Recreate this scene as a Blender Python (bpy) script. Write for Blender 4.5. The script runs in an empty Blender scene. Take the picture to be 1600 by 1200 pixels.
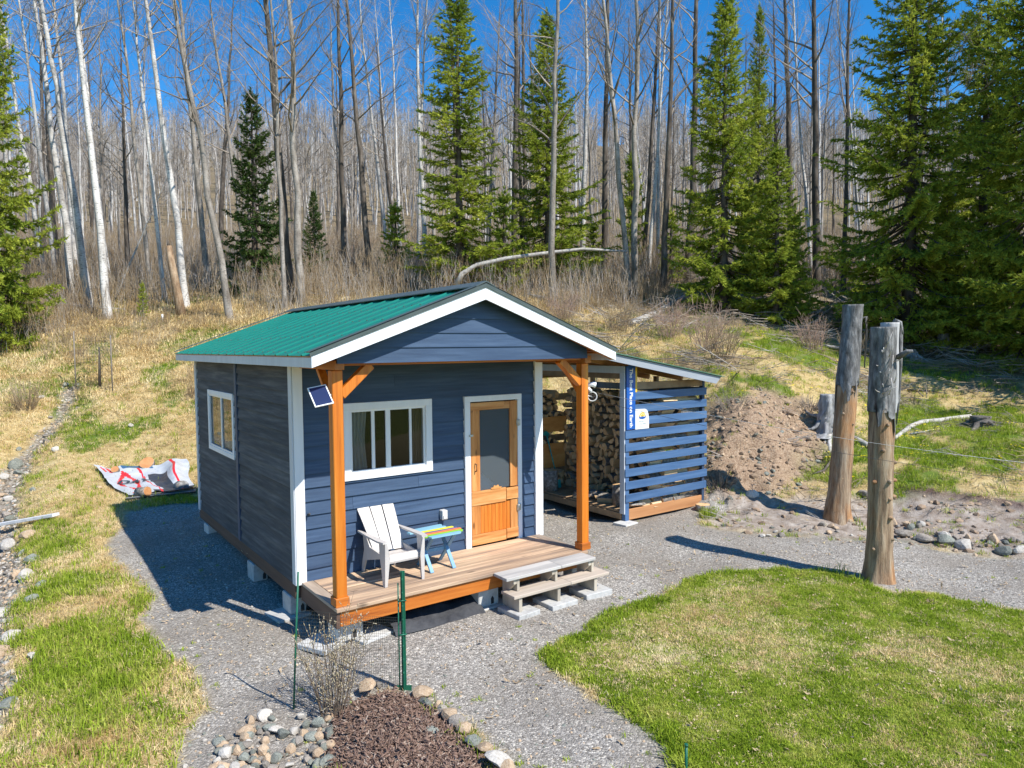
import bpy, math, random
import numpy as np
from mathutils import Matrix, Vector
sc = bpy.context.scene
random.seed(7); rng = np.random.default_rng(7)
# ------------------------------------------------------------------ camera, sky, sun
CAM = np.array([-2.726, -8.220, 2.802])
YAW, PIT, ROL = [math.radians(v) for v in (-35.72, -3.083, -0.499)]
FPX = 1100.33                                   # focal length for a 1600 px wide frame
FW = np.array([np.sin(-YAW)*np.cos(PIT), np.cos(YAW)*np.cos(PIT), np.sin(PIT)])
_r = np.array([np.cos(YAW), np.sin(YAW), 0.0]); _u = np.cross(_r, FW)
RT = _r*np.cos(ROL)+_u*np.sin(ROL); UP = -_r*np.sin(ROL)+_u*np.cos(ROL)
cd = bpy.data.cameras.new('camera'); cam = bpy.data.objects.new('camera', cd)
sc.collection.objects.link(cam); sc.camera = cam
M = Matrix.Identity(4)
for i in range(3):
    M[i][0], M[i][1], M[i][2], M[i][3] = RT[i], UP[i], -FW[i], CAM[i]
cam.matrix_world = M
cd.sensor_width = 36; cd.lens = 36*FPX/1600; cd.clip_start = .05; cd.clip_end = 3000
SUN = np.array([.27, -.84, 1.0]); SUN /= np.linalg.norm(SUN)
wd = bpy.data.worlds.new('World'); sc.world = wd; wd.use_nodes = True
nt = wd.node_tree; bg = nt.nodes['Background']
sky = nt.nodes.new('ShaderNodeTexSky'); sky.sky_type = 'NISHITA'; sky.sun_disc = False
sky.sun_elevation = math.asin(SUN[2]); sky.sun_rotation = math.atan2(SUN[0], SUN[1])
sky.altitude = 900; sky.air_density = 1.0; sky.dust_density = .15; sky.ozone_density = 3.0
hsv = nt.nodes.new('ShaderNodeHueSaturation'); hsv.inputs['Saturation'].default_value = 1.38
nt.links.new(sky.outputs[0], hsv.inputs['Color']); nt.links.new(hsv.outputs[0], bg.inputs[0]); bg.inputs[1].default_value = .15
sl = bpy.data.lights.new('sun', 'SUN'); sl.energy = 4.9; sl.angle = math.radians(.5); sl.color = (1, .96, .89)
so = bpy.data.objects.new('sun', sl); sc.collection.objects.link(so)
so.rotation_euler = Vector(SUN).to_track_quat('Z', 'Y').to_euler(); so.location = (0, -10, 20)
sc.view_settings.view_transform = 'Standard'; sc.view_settings.look = 'None'
sc.view_settings.exposure = 0.45; sc.view_settings.gamma = 1.0
sc.render.engine = 'CYCLES'
try:
    sc.cycles.use_denoising = True; sc.cycles.denoiser = 'OPENIMAGEDENOISE'
    sc.cycles.denoising_input_passes = 'RGB_ALBEDO_NORMAL'
    sc.cycles.max_bounces = 6; sc.cycles.transparent_max_bounces = 12; sc.cycles.diffuse_bounces = 3
    sc.cycles.caustics_reflective = False; sc.cycles.caustics_refractive = False
except Exception: pass

# ------------------------------------------------------------------ helpers
ORG = {}
def link(o, parent=None):
    sc.collection.objects.link(o)
    if parent is not None: o.parent = parent
    return o
def thing(name, label, cat, loc=(0, 0, 0), group=None, rotz=0):
    o = bpy.data.objects.new(name, None); link(o); o.location = loc; o.rotation_euler[2] = rotz
    o.empty_display_size = .1
    o['label'] = label; o['category'] = cat
    if group: o['group'] = group
    ORG[o.name] = np.array(loc, float)
    return o
def tag(o, label=None, cat=None, group=None, kind=None):
    if label: o['label'] = label
    if cat: o['category'] = cat
    if group: o['group'] = group
    if kind: o['kind'] = kind
    return o
def mesh_np(name, V, F, smooth=False, F3=None):
    """V (n,3), F (m,4) quads and/or F3 (k,3) triangles"""
    me = bpy.data.meshes.new(name); V = np.asarray(V, np.float32)
    F = np.zeros((0, 4), int) if F is None else np.asarray(F, int).reshape(-1, 4)
    F3 = np.zeros((0, 3), int) if F3 is None else np.asarray(F3, int).reshape(-1, 3)
    nq, n3 = len(F), len(F3)
    me.vertices.add(len(V)); me.vertices.foreach_set('co', V.ravel())
    me.loops.add(nq*4+n3*3); me.polygons.add(nq+n3)
    me.loops.foreach_set('vertex_index', np.concatenate([F.ravel(), F3.ravel()]).astype(np.int32))
    ls = np.concatenate([np.arange(nq)*4, nq*4+np.arange(n3)*3]).astype(np.int32)
    me.polygons.foreach_set('loop_start', ls)
    if smooth: me.polygons.foreach_set('use_smooth', np.ones(nq+n3, bool))
    me.update(calc_edges=True); me.validate()
    return me
class MB:
    def __init__(s): s.v = []; s.f = []; s.n = 0; s.mi = []; s.sm = []
    def add(s, V, F, m=0, smooth=False):
        V = np.asarray(V, float)
        s.v.append(V)
        for f in F: s.f.append([int(i)+s.n for i in f]); s.mi.append(m); s.sm.append(smooth)
        s.n += len(V); return s
    def box(s, x0, x1, y0, y1, z0, z1, b=0.0, m=0, R=None, c=None):
        """box between two corners, chamfered by b; R rotates it about c"""
        x0, x1 = min(x0, x1), max(x0, x1); y0, y1 = min(y0, y1), max(y0, y1); z0, z1 = min(z0, z1), max(z0, z1)
        if b <= 0:
            V = np.array([[x, y, z] for x in (x0, x1) for y in (y0, y1) for z in (z0, z1)], float)
            F = [(0, 1, 3, 2), (4, 6, 7, 5), (0, 4, 5, 1), (2, 3, 7, 6), (0, 2, 6, 4), (1, 5, 7, 3)]
        else:
            b = min(b, (x1-x0)*.45, (y1-y0)*.45, (z1-z0)*.45)
            V = []; idx = {}
            for i, x in enumerate((x0, x1)):
                for j, y in enumerate((y0, y1)):
                    for k, z in enumerate((z0, z1)):
                        sx, sy, sz = 1-2*i, 1-2*j, 1-2*k
                        for a in range(3):      # a = axis whose face this vertex lies on
                            p = [x+sx*b, y+sy*b, z+sz*b]; p[a] = (x, y, z)[a]
                            idx[i, j, k, a] = len(V); V.append(p)
            V = np.array(V); F = []
            for a in range(3):
                o = [q for q in range(3) if q != a]
                for e in (0, 1):
                    q = []
                    for (p, r) in ((0, 0), (1, 0), (1, 1), (0, 1)):
                        t = [0, 0, 0]; t[a] = e; t[o[0]] = p; t[o[1]] = r
                        q.append(idx[t[0], t[1], t[2], a])
                    F.append(q)
            for a in range(3):
                o = [q for q in range(3) if q != a]
                for p in (0, 1):
                    for r in (0, 1):
                        t0 = [0, 0, 0]; t1 = [0, 0, 0]; t1[a] = 1
                        for t in (t0, t1): t[o[0]] = p; t[o[1]] = r
                        F.append([idx[(*t0, o[0])], idx[(*t1, o[0])], idx[(*t1, o[1])], idx[(*t0, o[1])]])
            for i in (0, 1):
                for j in (0, 1):
                    for k in (0, 1): F.append([idx[i, j, k, 0], idx[i, j, k, 1], idx[i, j, k, 2]])
            cc = V.mean(0); G = []
            for f in F:
                P = V[f]; n = np.cross(P[1]-P[0], P[2]-P[0])
                G.append(f if n@(P.mean(0)-cc) > 0 else f[::-1])
            F = G
        if R is not None:
            c = np.array([(x0+x1)/2, (y0+y1)/2, (z0+z1)/2]) if c is None else np.array(c, float)
            V = (V-c)@np.array(R).T+c
        return s.add(V, F, m)
    def beam(s, p, q, w, h, b=.004, up=(0, 0, 1), m=0):
        """rectangular bar from p to q, w wide, h high"""
        p = np.array(p, float); q = np.array(q, float); d = q-p; L = np.linalg.norm(d); d /= L
        x = np.cross(d, up); x /= np.linalg.norm(x); z = np.cross(x, d)
        t = MB().box(-w/2, w/2, 0, L, -h/2, h/2, b)
        V = t.v[0]@np.array([x, d, z])+p
        return s.add(V, t.f, m)
    def tube(s, pts, rad, n=8, cap=True, smooth=True, m=0):
        pts = np.asarray(pts, float); k = len(pts); rad = np.broadcast_to(np.asarray(rad, float), (k,))
        T = np.gradient(pts, axis=0); T /= np.linalg.norm(T, axis=1)[:, None]+1e-9
        ref = np.array([0, 0, 1.]) if abs(T[0][2]) < .9 else np.array([1., 0, 0])
        V = []
        for i in range(k):
            a = np.cross(T[i], ref); a /= np.linalg.norm(a)+1e-9; b = np.cross(T[i], a)
            th = np.arange(n)*2*np.pi/n
            V.append(pts[i]+rad[i]*(np.cos(th)[:, None]*a+np.sin(th)[:, None]*b))
        V = np.concatenate(V); F = []
        for i in range(k-1):
            for j in range(n): F.append((i*n+j, i*n+(j+1) % n, (i+1)*n+(j+1) % n, (i+1)*n+j))
        s.add(V, F, m, smooth)
        if cap:
            s.f.append([s.n-k*n+j for j in range(n)][::-1]); s.mi.append(m); s.sm.append(False)
            s.f.append([s.n-n+j for j in range(n)]); s.mi.append(m); s.sm.append(False)
        return s
    def poly(s, P, t, n, m=0):
        """flat outline P extruded by t along n"""
        P = np.array(P, float); n = np.array(n, float)*t; k = len(P)
        F = [list(range(k)), [k+i for i in range(k)][::-1]]+[[i, (i+1) % k, k+(i+1) % k, k+i][::-1] for i in range(k)]
        return s.add(np.concatenate([P+n, P]), F, m)
    def build(s, name, mats, parent=None, loc=None):
        V = np.concatenate(s.v)
        org = np.zeros(3) if loc is None else np.array(loc, float)
        if parent is not None: org = ORG[parent.name]
        me = bpy.data.meshes.new(name); me.from_pydata((V-org).tolist(), [], s.f)
        mats = mats if isinstance(mats, (list, tuple)) else [mats]
        for m in mats: me.materials.append(m)
        me.polygons.foreach_set('material_index', np.array(s.mi, np.int32)); me.polygons.foreach_set('use_smooth', np.array(s.sm, bool))
        me.update()
        import bmesh
        bm = bmesh.new(); bm.from_mesh(me); bmesh.ops.recalc_face_normals(bm, faces=bm.faces); bm.to_mesh(me); bm.free()
        o = bpy.data.objects.new(name, me); link(o, parent)
        if parent is None: o.location = org
        ORG[o.name] = org
        return o
def box(name, mat, parent, x0, x1, y0, y1, z0, z1, b=.004, **k):
    return MB().box(x0, x1, y0, y1, z0, z1, b, **k).build(name, mat, parent)
def rotm(ax, a): return np.array(Matrix.Rotation(a, 3, ax))

# value noise
_tab = rng.random((8, 256, 256))
def vn(x, y, s, seed=0):
    x = np.asarray(x, float)/s+1000; y = np.asarray(y, float)/s+1000
    i = np.floor(x).astype(int); j = np.floor(y).astype(int); fx = x-i; fy = y-j
    fx = fx*fx*(3-2*fx); fy = fy*fy*(3-2*fy); T = _tab[seed % 8]
    g = lambda a, b: T[a & 255, b & 255]
    return (g(i, j)*(1-fx)+g(i+1, j)*fx)*(1-fy)+(g(i, j+1)*(1-fx)+g(i+1, j+1)*fx)*fy
def fbm(x, y, s, seed=0, o=3):
    r = 0; a = 1; t = 0
    for k in range(o): r = r+a*vn(x, y, s/2**k, seed+k*3); t += a; a *= .5
    return r/t

# ------------------------------------------------------------------ materials
MATS = {}
def newmat(name):
    m = bpy.data.materials.new(name); m.use_nodes = True; MATS[name] = m
    return m, m.node_tree.nodes, m.node_tree.links, m.node_tree.nodes['Principled BSDF']
def ramp(N, L, src, stops):
    r = N.new('ShaderNodeValToRGB'); e = r.color_ramp.elements
    while len(e) < len(stops): e.new(.5)
    for el, (p, c) in zip(e, stops): el.position = p; el.color = (*c, 1)
    L.new(src, r.inputs[0]); return r
def tnoise(N, L, co, scale, det=4, rough=.6, st=(1, 1, 1)):
    mp = N.new('ShaderNodeMapping'); mp.inputs['Scale'].default_value = st; L.new(co, mp.inputs[0])
    n = N.new('ShaderNodeTexNoise'); n.inputs['Scale'].default_value = scale; n.inputs['Detail'].default_value = det
    n.inputs['Roughness'].default_value = rough; L.new(mp.outputs[0], n.inputs[0]); return n
def mixc(N, L, f, a, b, mode='MIX'):
    x = N.new('ShaderNodeMix'); x.data_type = 'RGBA'; x.blend_type = mode
    for k, v in ((0, f), (6, a), (7, b)):
        if hasattr(v, 'node'): L.new(v, x.inputs[k])
        elif k == 0: x.inputs[0].default_value = v
        else: x.inputs[k].default_value = (*v, 1)
    return x.outputs[2]
def mathn(N, L, op, a, b=None, clamp=False):
    x = N.new('ShaderNodeMath'); x.operation = op; x.use_clamp = clamp
    for k, v in enumerate((a, b)):
        if v is None: continue
        if hasattr(v, 'node'): L.new(v, x.inputs[k])
        else: x.inputs[k].default_value = v
    return x.outputs[0]
def coords(N, L, world=True, rand=True):
    if world:
        g = N.new('ShaderNodeNewGeometry'); co = g.outputs['Position']
    else: co = N.new('ShaderNodeTexCoord').outputs['Object']
    if rand:
        oi = N.new('ShaderNodeObjectInfo'); v = N.new('ShaderNodeVectorMath'); v.operation = 'ADD'
        s = mathn(N, L, 'MULTIPLY', oi.outputs['Random'], 37.0)
        cb = N.new('ShaderNodeCombineXYZ')
        for k in range(3): L.new(s, cb.inputs[k])
        L.new(co, v.inputs[0]); L.new(cb.outputs[0], v.inputs[1]); co = v.outputs[0]
    return co
def mk(name, c1, c2, scale=8, st=(1, 1, 1), rough=.7, bump=.3, bdist=.004, c3=None, world=True, rand=True, var=.15, metal=0, det=5, lo=.3, hi=.7, spec=.5, knots=0):
    """two- or three-tone noisy material; st stretches the grain; var varies tone between objects"""
    m, N, L, P = newmat(name); co = coords(N, L, world, rand)
    n = tnoise(N, L, co, scale, det, .65, st)
    stops = [(lo, c1), (hi, c2)] if c3 is None else [(lo, c1), ((lo+hi)/2, c2), (hi, c3)]
    col = ramp(N, L, n.outputs[0], stops).outputs[0]
    if knots:
        mp = N.new('ShaderNodeMapping'); mp.inputs['Scale'].default_value = [1 if s_ == 1 else .35 for s_ in st]; L.new(co, mp.inputs[0])
        vk = N.new('ShaderNodeTexVoronoi'); vk.inputs['Scale'].default_value = knots; vk.inputs['Randomness'].default_value = 1; L.new(mp.outputs[0], vk.inputs[0])
        kf = ramp(N, L, vk.outputs['Distance'], [(.07, (1, 1, 1)), (.16, (0, 0, 0))]).outputs[0]
        col = mixc(N, L, mathn(N, L, 'MULTIPLY', kf, .8), col, tuple(v*.28 for v in c1))
    if var:
        oi = N.new('ShaderNodeObjectInfo'); f = mathn(N, L, 'MULTIPLY_ADD', oi.outputs['Random'], 2*var); f.node.inputs[2].default_value = 1-var
        h = N.new('ShaderNodeHueSaturation'); L.new(f, h.inputs['Value']); L.new(col, h.inputs['Color']); col = h.outputs[0]
    L.new(col, P.inputs['Base Color']); P.inputs['Roughness'].default_value = rough; P.inputs['Metallic'].default_value = metal
    P.inputs['Specular IOR Level'].default_value = spec
    if bump:
        b = N.new('ShaderNodeBump'); b.inputs['Strength'].default_value = bump; b.inputs['Distance'].default_value = bdist
        L.new(n.outputs[0], b.inputs['Height']); L.new(b.outputs[0], P.inputs['Normal'])
    return m
GX, GY, GZ = (.06, 1, 1), (1, .06, 1), (1, 1, .06)         # grain directions
siding = mk('siding_blue', (.022, .047, .098), (.034, .068, .132), 22, GX, .6, .3, .003, c3=(.052, .092, .165), var=.10)
siding_side = mk('siding_weathered', (.034, .038, .045), (.066, .070, .079), 16, GY, .85, .4, .004, c3=(.13, .13, .132), var=.16)
blue_trim = mk('trim_navy', (.028, .05, .095), (.04, .065, .12), 12, GZ, .6, .2, .002)
slat_blue = mk('slat_blue', (.038, .095, .21), (.06, .13, .26), 16, GX, .5, .25, .003, c3=(.085, .165, .31), var=.12)
white = mk('white_paint', (.74, .75, .77), (.84, .84, .85), 9, GZ, .5, .12, .002, var=.03)
grey_shade_white = mk('grey_and_shaded_white', (.52, .54, .58), (.64, .66, .69), 9, GZ, .55, .15, .002, var=.04)  # shade put into the white trim of cabin sides; plain grey on shed
vinyl = mk('white_vinyl', (.76, .77, .78), (.82, .82, .83), 5, rough=.3, bump=0, var=.02)
stainz = mk('stained_post', (.40, .095, .004), (.60, .165, .010), 18, (1, 1, .04), .5, .3, .003, c3=(.68, .25, .03), var=.08, knots=4)
stainx = mk('stained_beam', (.30, .07, .008), (.50, .14, .015), 14, GX, .5, .25, .002, c3=(.60, .2, .03), var=.1)
stainy = mk('stained_rafter', (.36, .11, .02), (.5, .17, .035), 14, GY, .55, .25, .002, var=.1)
doorz = mk('door_wood_upright', (.36, .12, .022), (.56, .22, .055), 16, (1, 1, .07), .55, .25, .002, c3=(.70, .35, .12), var=.12, knots=7)
doorx = mk('door_wood_rail', (.42, .15, .03), (.62, .27, .08), 16, (.07, 1, 1), .55, .25, .002, c3=(.74, .42, .17), var=.14, knots=7)
doorp = mk('door_panel', (.46, .11, .008), (.62, .18, .018), 16, (1, 1, .05), .5, .25, .002, c3=(.70, .25, .04), var=.12)
deckx = mk('deck_board', (.22, .16, .12), (.46, .31, .20), 9, (.07, 1, 1), .75, .4, .003, c3=(.70, .50, .32), var=.2, lo=.32, hi=.68, knots=5)
decky = mk('deck_border', (.17, .13, .10), (.30, .23, .17), 9, GY, .8, .4, .003, c3=(.42, .33, .25), var=.15)
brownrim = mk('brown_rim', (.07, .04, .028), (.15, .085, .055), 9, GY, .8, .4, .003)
greywood = mk('grey_tread', (.30, .29, .28), (.43, .41, .38), 12, (.06, 1, 1), .8, .5, .003, c3=(.56, .53, .49), var=.1)
treadwood = mk('tan_tread', (.33, .27, .21), (.48, .40, .32), 12, (.06, 1, 1), .8, .5, .003, c3=(.58, .49, .4), var=.06)
stringer = mk('stringer_wood', (.34, .29, .22), (.52, .46, .37), 12, (1, 1, .1), .8, .4, .003)
lumber = mk('shed_lumber', (.20, .12, .065), (.34, .22, .12), 10, (.2, .2, .2), .75, .4, .003, c3=(.44, .29, .17), var=.15)
orlumber = mk('shed_orange_board', (.44, .19, .07), (.60, .29, .12), 10, (.07, 1, 1), .7, .3, .003)
ply = mk('plywood', (.50, .19, .045), (.68, .30, .08), 5, (.35, 1, 1), .65, .3, .002, c3=(.78, .42, .14))
concrete = mk('concrete', (.38, .37, .35), (.52, .51, .48), 14, rough=.9, bump=.4, bdist=.004, c3=(.60, .58, .54))
roofm = mk('roof_green', (.008, .16, .118), (.011, .19, .14), 3, (1, 1, 1), .42, .03, .001, var=.04, spec=.28)
trimdark = mk('roof_trim', (.055, .075, .07), (.085, .105, .10), 6, rough=.4, bump=0, var=.02)
shedroof = mk('shed_roof_green', (.05, .12, .07), (.08, .17, .10), 5, rough=.5, bump=.1)
chairm = mk('chair_resin', (.50, .46, .43), (.58, .545, .51), 5, rough=.45, bump=.05, world=False, var=0)
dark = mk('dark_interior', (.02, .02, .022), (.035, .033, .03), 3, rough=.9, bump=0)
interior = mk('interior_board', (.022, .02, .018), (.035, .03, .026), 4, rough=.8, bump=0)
curtain = mk('curtain_cloth', (.42, .40, .38), (.52, .5, .47), 4, (1, 1, .2), .9, .2)
curtain2 = mk('brown_curtain', (.14, .09, .065), (.20, .13, .09), 4, (1, 1, .2), .9, .2)
quilt = mk('pale_quilt', (.72, .76, .74), (.84, .86, .85), 6, rough=.9, bump=.3, bdist=.01)
metal = mk('galvanised', (.35, .36, .36), (.5, .5, .5), 8, rough=.4, bump=.05, metal=.7)
plast = mk('grey_plastic', (.55, .55, .53), (.62, .62, .6), 5, rough=.5, bump=0)
whplast = mk('white_plastic', (.75, .75, .75), (.8, .8, .8), 5, rough=.35, bump=0)
black = mk('black_plastic', (.012, .012, .014), (.03, .03, .032), 5, rough=.5, bump=0)
fabricb = mk('ground_cloth_black', (.025, .026, .03), (.055, .056, .06), 12, rough=.75, bump=.5, bdist=.01)
green_m = mk('green_post', (.008, .10, .055), (.012, .15, .085), 9, rough=.45, bump=.1)
teal = mk('teal_plastic', (.02, .30, .27), (.03, .36, .32), 5, rough=.4, bump=0)
tblue = mk('table_sky_blue', (.22, .47, .62), (.30, .56, .70), 14, (.1, 1, 1), .5, .1, .002)
tleg = mk('table_leg_blue', (.11, .26, .42), (.16, .33, .5), 14, rough=.5, bump=.1)
tyel = mk('table_yellow', (.72, .68, .02), (.8, .75, .03), 14, (.1, 1, 1), .5, .1)
tpur = mk('table_purple', (.14, .10, .26), (.2, .14, .33), 14, (.1, 1, 1), .5, .1)
tora = mk('table_orange', (.70, .17, .05), (.78, .24, .08), 14, (.1, 1, 1), .5, .1)
tgrn = mk('table_green', (.22, .55, .03), (.3, .62, .05), 14, (.1, 1, 1), .5, .1)
signblue = mk('sign_blue', (.006, .085, .36), (.008, .10, .42), 3, rough=.4, bump=0, var=0)
signwhite = mk('sign_white', (.78, .79, .8), (.83, .83, .84), 3, rough=.45, bump=0, var=0)
signyel = mk('sign_yellow', (.72, .46, .03), (.8, .52, .04), 3, rough=.4, bump=0, var=0)
signgrey = mk('sign_grey_print', (.35, .45, .42), (.4, .5, .46), 3, rough=.5, bump=0, var=0)
clothw = mk('wrap_white', (.42, .44, .47), (.54, .56, .58), 5, rough=.4, bump=.3, bdist=.01, var=0)
clothr = mk('wrap_red', (.62, .02, .03), (.7, .03, .04), 5, rough=.4, bump=.2, bdist=.01, var=0)
clothk = mk('wrap_black', (.03, .034, .045), (.06, .065, .08), 5, rough=.45, bump=.3, bdist=.01, var=0)
logend = mk('log_end', (.52, .28, .11), (.74, .46, .22), 9, rough=.85, bump=.4, bdist=.006, c3=(.82, .60, .36), world=False, var=.2)
bark = mk('log_bark', (.09, .075, .06), (.20, .175, .15), 18, rough=.9, bump=.6, bdist=.01, c3=(.42, .40, .37), world=False, var=.25)
logside = mk('split_face', (.44, .28, .14), (.62, .43, .24), 9, (.15, 1, 1), .85, .4, .006, c3=(.76, .60, .40), world=False, var=.25)
greystump = mk('grey_stump', (.10, .095, .09), (.27, .265, .26), 10, (1, 1, .12), .9, .8, .03, c3=(.46, .45, .44), world=False, var=.12)
driftwood = mk('driftwood', (.24, .21, .18), (.44, .41, .37), 9, rough=.9, bump=.5, bdist=.01, c3=(.58, .55, .5), var=.1)
rockm = mk('rock', (.15, .125, .10), (.26, .225, .185), 7, rough=.85, bump=.5, bdist=.012, c3=(.37, .33, .28), world=False, var=.25)
rockg = mk('rock_grey_green', (.11, .115, .095), (.20, .21, .175), 7, rough=.8, bump=.5, bdist=.012, c3=(.31, .31, .26), world=False, var=.22)
rockt = mk('rock_tan', (.33, .22, .13), (.46, .33, .21), 7, rough=.85, bump=.5, bdist=.012, c3=(.55, .44, .32), world=False, var=.15)
rockw = mk('rock_pale', (.36, .32, .27), (.48, .44, .38), 7, rough=.85, bump=.5, bdist=.012, c3=(.60, .56, .50), world=False, var=.12)
ROCKS = [rockm, rockg, rockt, rockw]
# glass
glass, N, L, P = newmat('window_glass')
N.remove(P); tr = N.new('ShaderNodeBsdfTransparent'); gl = N.new('ShaderNodeBsdfGlossy'); gl.inputs['Roughness'].default_value = .02
tr.inputs[0].default_value = (.8, .82, .82, 1)
fr = N.new('ShaderNodeFresnel'); fr.inputs[0].default_value = 1.55
mx = N.new('ShaderNodeMixShader'); ff = mathn(N, L, 'MULTIPLY', fr.outputs[0], .6)
L.new(ff, mx.inputs[0]); L.new(tr.outputs[0], mx.inputs[1]); L.new(gl.outputs[0], mx.inputs[2]); L.new(mx.outputs[0], N['Material Output'].inputs[0])
screen, N, L, P = newmat('insect_screen')
N.remove(P); tr = N.new('ShaderNodeBsdfTransparent'); df = N.new('ShaderNodeBsdfDiffuse'); df.inputs[0].default_value = (.17, .20, .22, 1)
mx = N.new('ShaderNodeMixShader'); mx.inputs[0].default_value = .34
L.new(tr.outputs[0], mx.inputs[1]); L.new(df.outputs[0], mx.inputs[2]); L.new(mx.outputs[0], N['Material Output'].inputs[0])
solarm, N, L, P = newmat('solar_cells'); P.inputs['Base Color'].default_value = (.02, .035, .10, 1); P.inputs['Roughness'].default_value = .15
# bark of standing trees
def treebark(name, c1, c2, c3, marks=0.0, mscale=10):
    m, N, L, P = newmat(name); co = coords(N, L, False, True)
    n = tnoise(N, L, co, 5, 5, .65, (1, 1, .35)); col = ramp(N, L, n.outputs[0], [(.3, c1), (.5, c2), (.7, c3)]).outputs[0]
    if marks:
        w = tnoise(N, L, co, mscale, 4, .6, (1, 1, 5)); k = ramp(N, L, w.outputs[0], [(.56, (0, 0, 0)), (.66, (1, 1, 1))])
        s = mathn(N, L, 'MULTIPLY', k.outputs[0], marks); col = mixc(N, L, s, col, (.035, .03, .027))
    oi = N.new('ShaderNodeObjectInfo'); f = mathn(N, L, 'MULTIPLY_ADD', oi.outputs['Random'], .35); f.node.inputs[2].default_value = .82
    h = N.new('ShaderNodeHueSaturation'); L.new(f, h.inputs['Value']); L.new(col, h.inputs['Color'])
    L.new(h.outputs[0], P.inputs['Base Color']); P.inputs['Roughness'].default_value = .85; P.inputs['Specular IOR Level'].default_value = .2
    b = N.new('ShaderNodeBump'); b.inputs['Strength'].default_value = .6; b.inputs['Distance'].default_value = .02
    L.new(n.outputs[0], b.inputs['Height']); L.new(b.outputs[0], P.inputs['Normal']); return m
bk_white = treebark('birch_bark', (.30, .27, .24), (.56, .53, .49), (.72, .70, .66), .97)
bk_grey = treebark('aspen_bark', (.16, .135, .11), (.30, .265, .225), (.46, .42, .37), .75)
bk_dark = treebark('cottonwood_bark', (.045, .036, .028), (.11, .09, .072), (.22, .19, .16), .4)
bk_spruce = treebark('spruce_bark', (.06, .045, .035), (.11, .085, .07), (.17, .14, .12))
twigm = treebark('twig_bark', (.18, .145, .11), (.28, .235, .19), (.40, .35, .29))
twigw = treebark('twig_pale', (.28, .24, .20), (.40, .355, .31), (.54, .50, .45))
def leafmat(name, a, b, c, sc_=1.3, trans=.25):
    m, N, L, P = newmat(name)
    g = N.new('ShaderNodeNewGeometry'); n = tnoise(N, L, g.outputs['Position'], sc_, 4, .7)
    col = ramp(N, L, n.outputs[0], [(.32, a), (.5, b), (.68, c)]).outputs[0]
    at = N.new('ShaderNodeAttribute'); at.attribute_name = 'tone'
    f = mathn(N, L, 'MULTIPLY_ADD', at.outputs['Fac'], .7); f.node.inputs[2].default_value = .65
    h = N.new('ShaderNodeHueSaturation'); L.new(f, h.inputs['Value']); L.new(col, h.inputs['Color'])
    N.remove(P); d = N.new('ShaderNodeBsdfDiffuse'); t = N.new('ShaderNodeBsdfTranslucent'); x = N.new('ShaderNodeMixShader')
    x.inputs[0].default_value = trans; L.new(h.outputs[0], d.inputs[0]); L.new(h.outputs[0], t.inputs[0])
    L.new(d.outputs[0], x.inputs[1]); L.new(t.outputs[0], x.inputs[2]); L.new(x.outputs[0], N['Material Output'].inputs[0]); return m
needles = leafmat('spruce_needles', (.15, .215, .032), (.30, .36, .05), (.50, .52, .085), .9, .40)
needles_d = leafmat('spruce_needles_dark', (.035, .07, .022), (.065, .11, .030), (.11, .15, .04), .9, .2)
grassg = leafmat('grass_green', (.18, .27, .02), (.33, .42, .045), (.54, .54, .13), 2.2, .4)
grasss = leafmat('grass_straw', (.58, .42, .19), (.74, .58, .31), (.84, .71, .45), .8, .3)
brushm = leafmat('brush_twigs', (.23, .16, .095), (.39, .29, .18), (.54, .44, .31), .5, .15)
yellowm = leafmat('dandelion', (.75, .55, .02), (.8, .62, .02), (.85, .7, .03), 1, .1)

# ------------------------------------------------------------------ terrain
def ray(px, py): return FW+RT*((px-800)/FPX)-UP*((py-600)/FPX)
FH = np.array([FW[0], FW[1]])/np.hypot(FW[0], FW[1]); RH = np.array([_r[0], _r[1]])
def uv_of(x, y):
    dx = np.asarray(x, float)-CAM[0]; dy = np.asarray(y, float)-CAM[1]
    d = np.maximum(dx*FH[0]+dy*FH[1], 1.5); a = (dx*RH[0]+dy*RH[1])
    return np.clip(a/d, -1.35, 1.35), np.log(d)
ctrl = []
for px, py, d in [
    (-300, 780, 16), (100, 745, 16.5), (230, 745, 17.0), (-200, 650, 20), (0, 650, 20), (150, 650, 19.8), (250, 650, 19.5), (0, 560, 24), (150, 560, 23.5), (300, 560, 23),
    (0, 490, 28), (150, 485, 28), (300, 480, 28), (-300, 480, 28), (50, 440, 33), (300, 440, 33),
    (500, 470, 27), (650, 462, 27), (800, 470, 26), (900, 500, 23.5), (500, 530, 23), (700, 540, 22), (550, 600, 19.5), (700, 620, 18.5), (850, 560, 20),
    (500, 440, 32), (700, 435, 32), (900, 440, 31), (1100, 440, 31), (1000, 480, 26), (1000, 540, 21), (1130, 545, 20), (1130, 600, 17.2),
    (1200, 560, 19), (1190, 610, 16.6), (1180, 690, 15.0), (1190, 755, 14.3), (1280, 655, 16.2), (1260, 720, 15), (1150, 640, 15.8),
    (1340, 620, 18), (1340, 700, 15.4), (1420, 700, 15.2), (1500, 700, 15), (1600, 710, 14.2), (1420, 640, 18), (1540, 650, 17.6), (1420, 560, 22.5), (1540, 560, 22), (1300, 520, 24),
    (1420, 520, 26), (1550, 520, 25.5), (1300, 480, 28), (1450, 480, 30), (1600, 480, 29), (1800, 700, 13.5), (1800, 560, 20), (1900, 480, 27),
    (1420, 775, 13.5), (1520, 780, 13.1), (1600, 790, 12.8), (1320, 770, 13.8), (1800, 800, 11.4)]:
    P_ = CAM+ray(px, py)*d; ctrl.append(P_)
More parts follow.
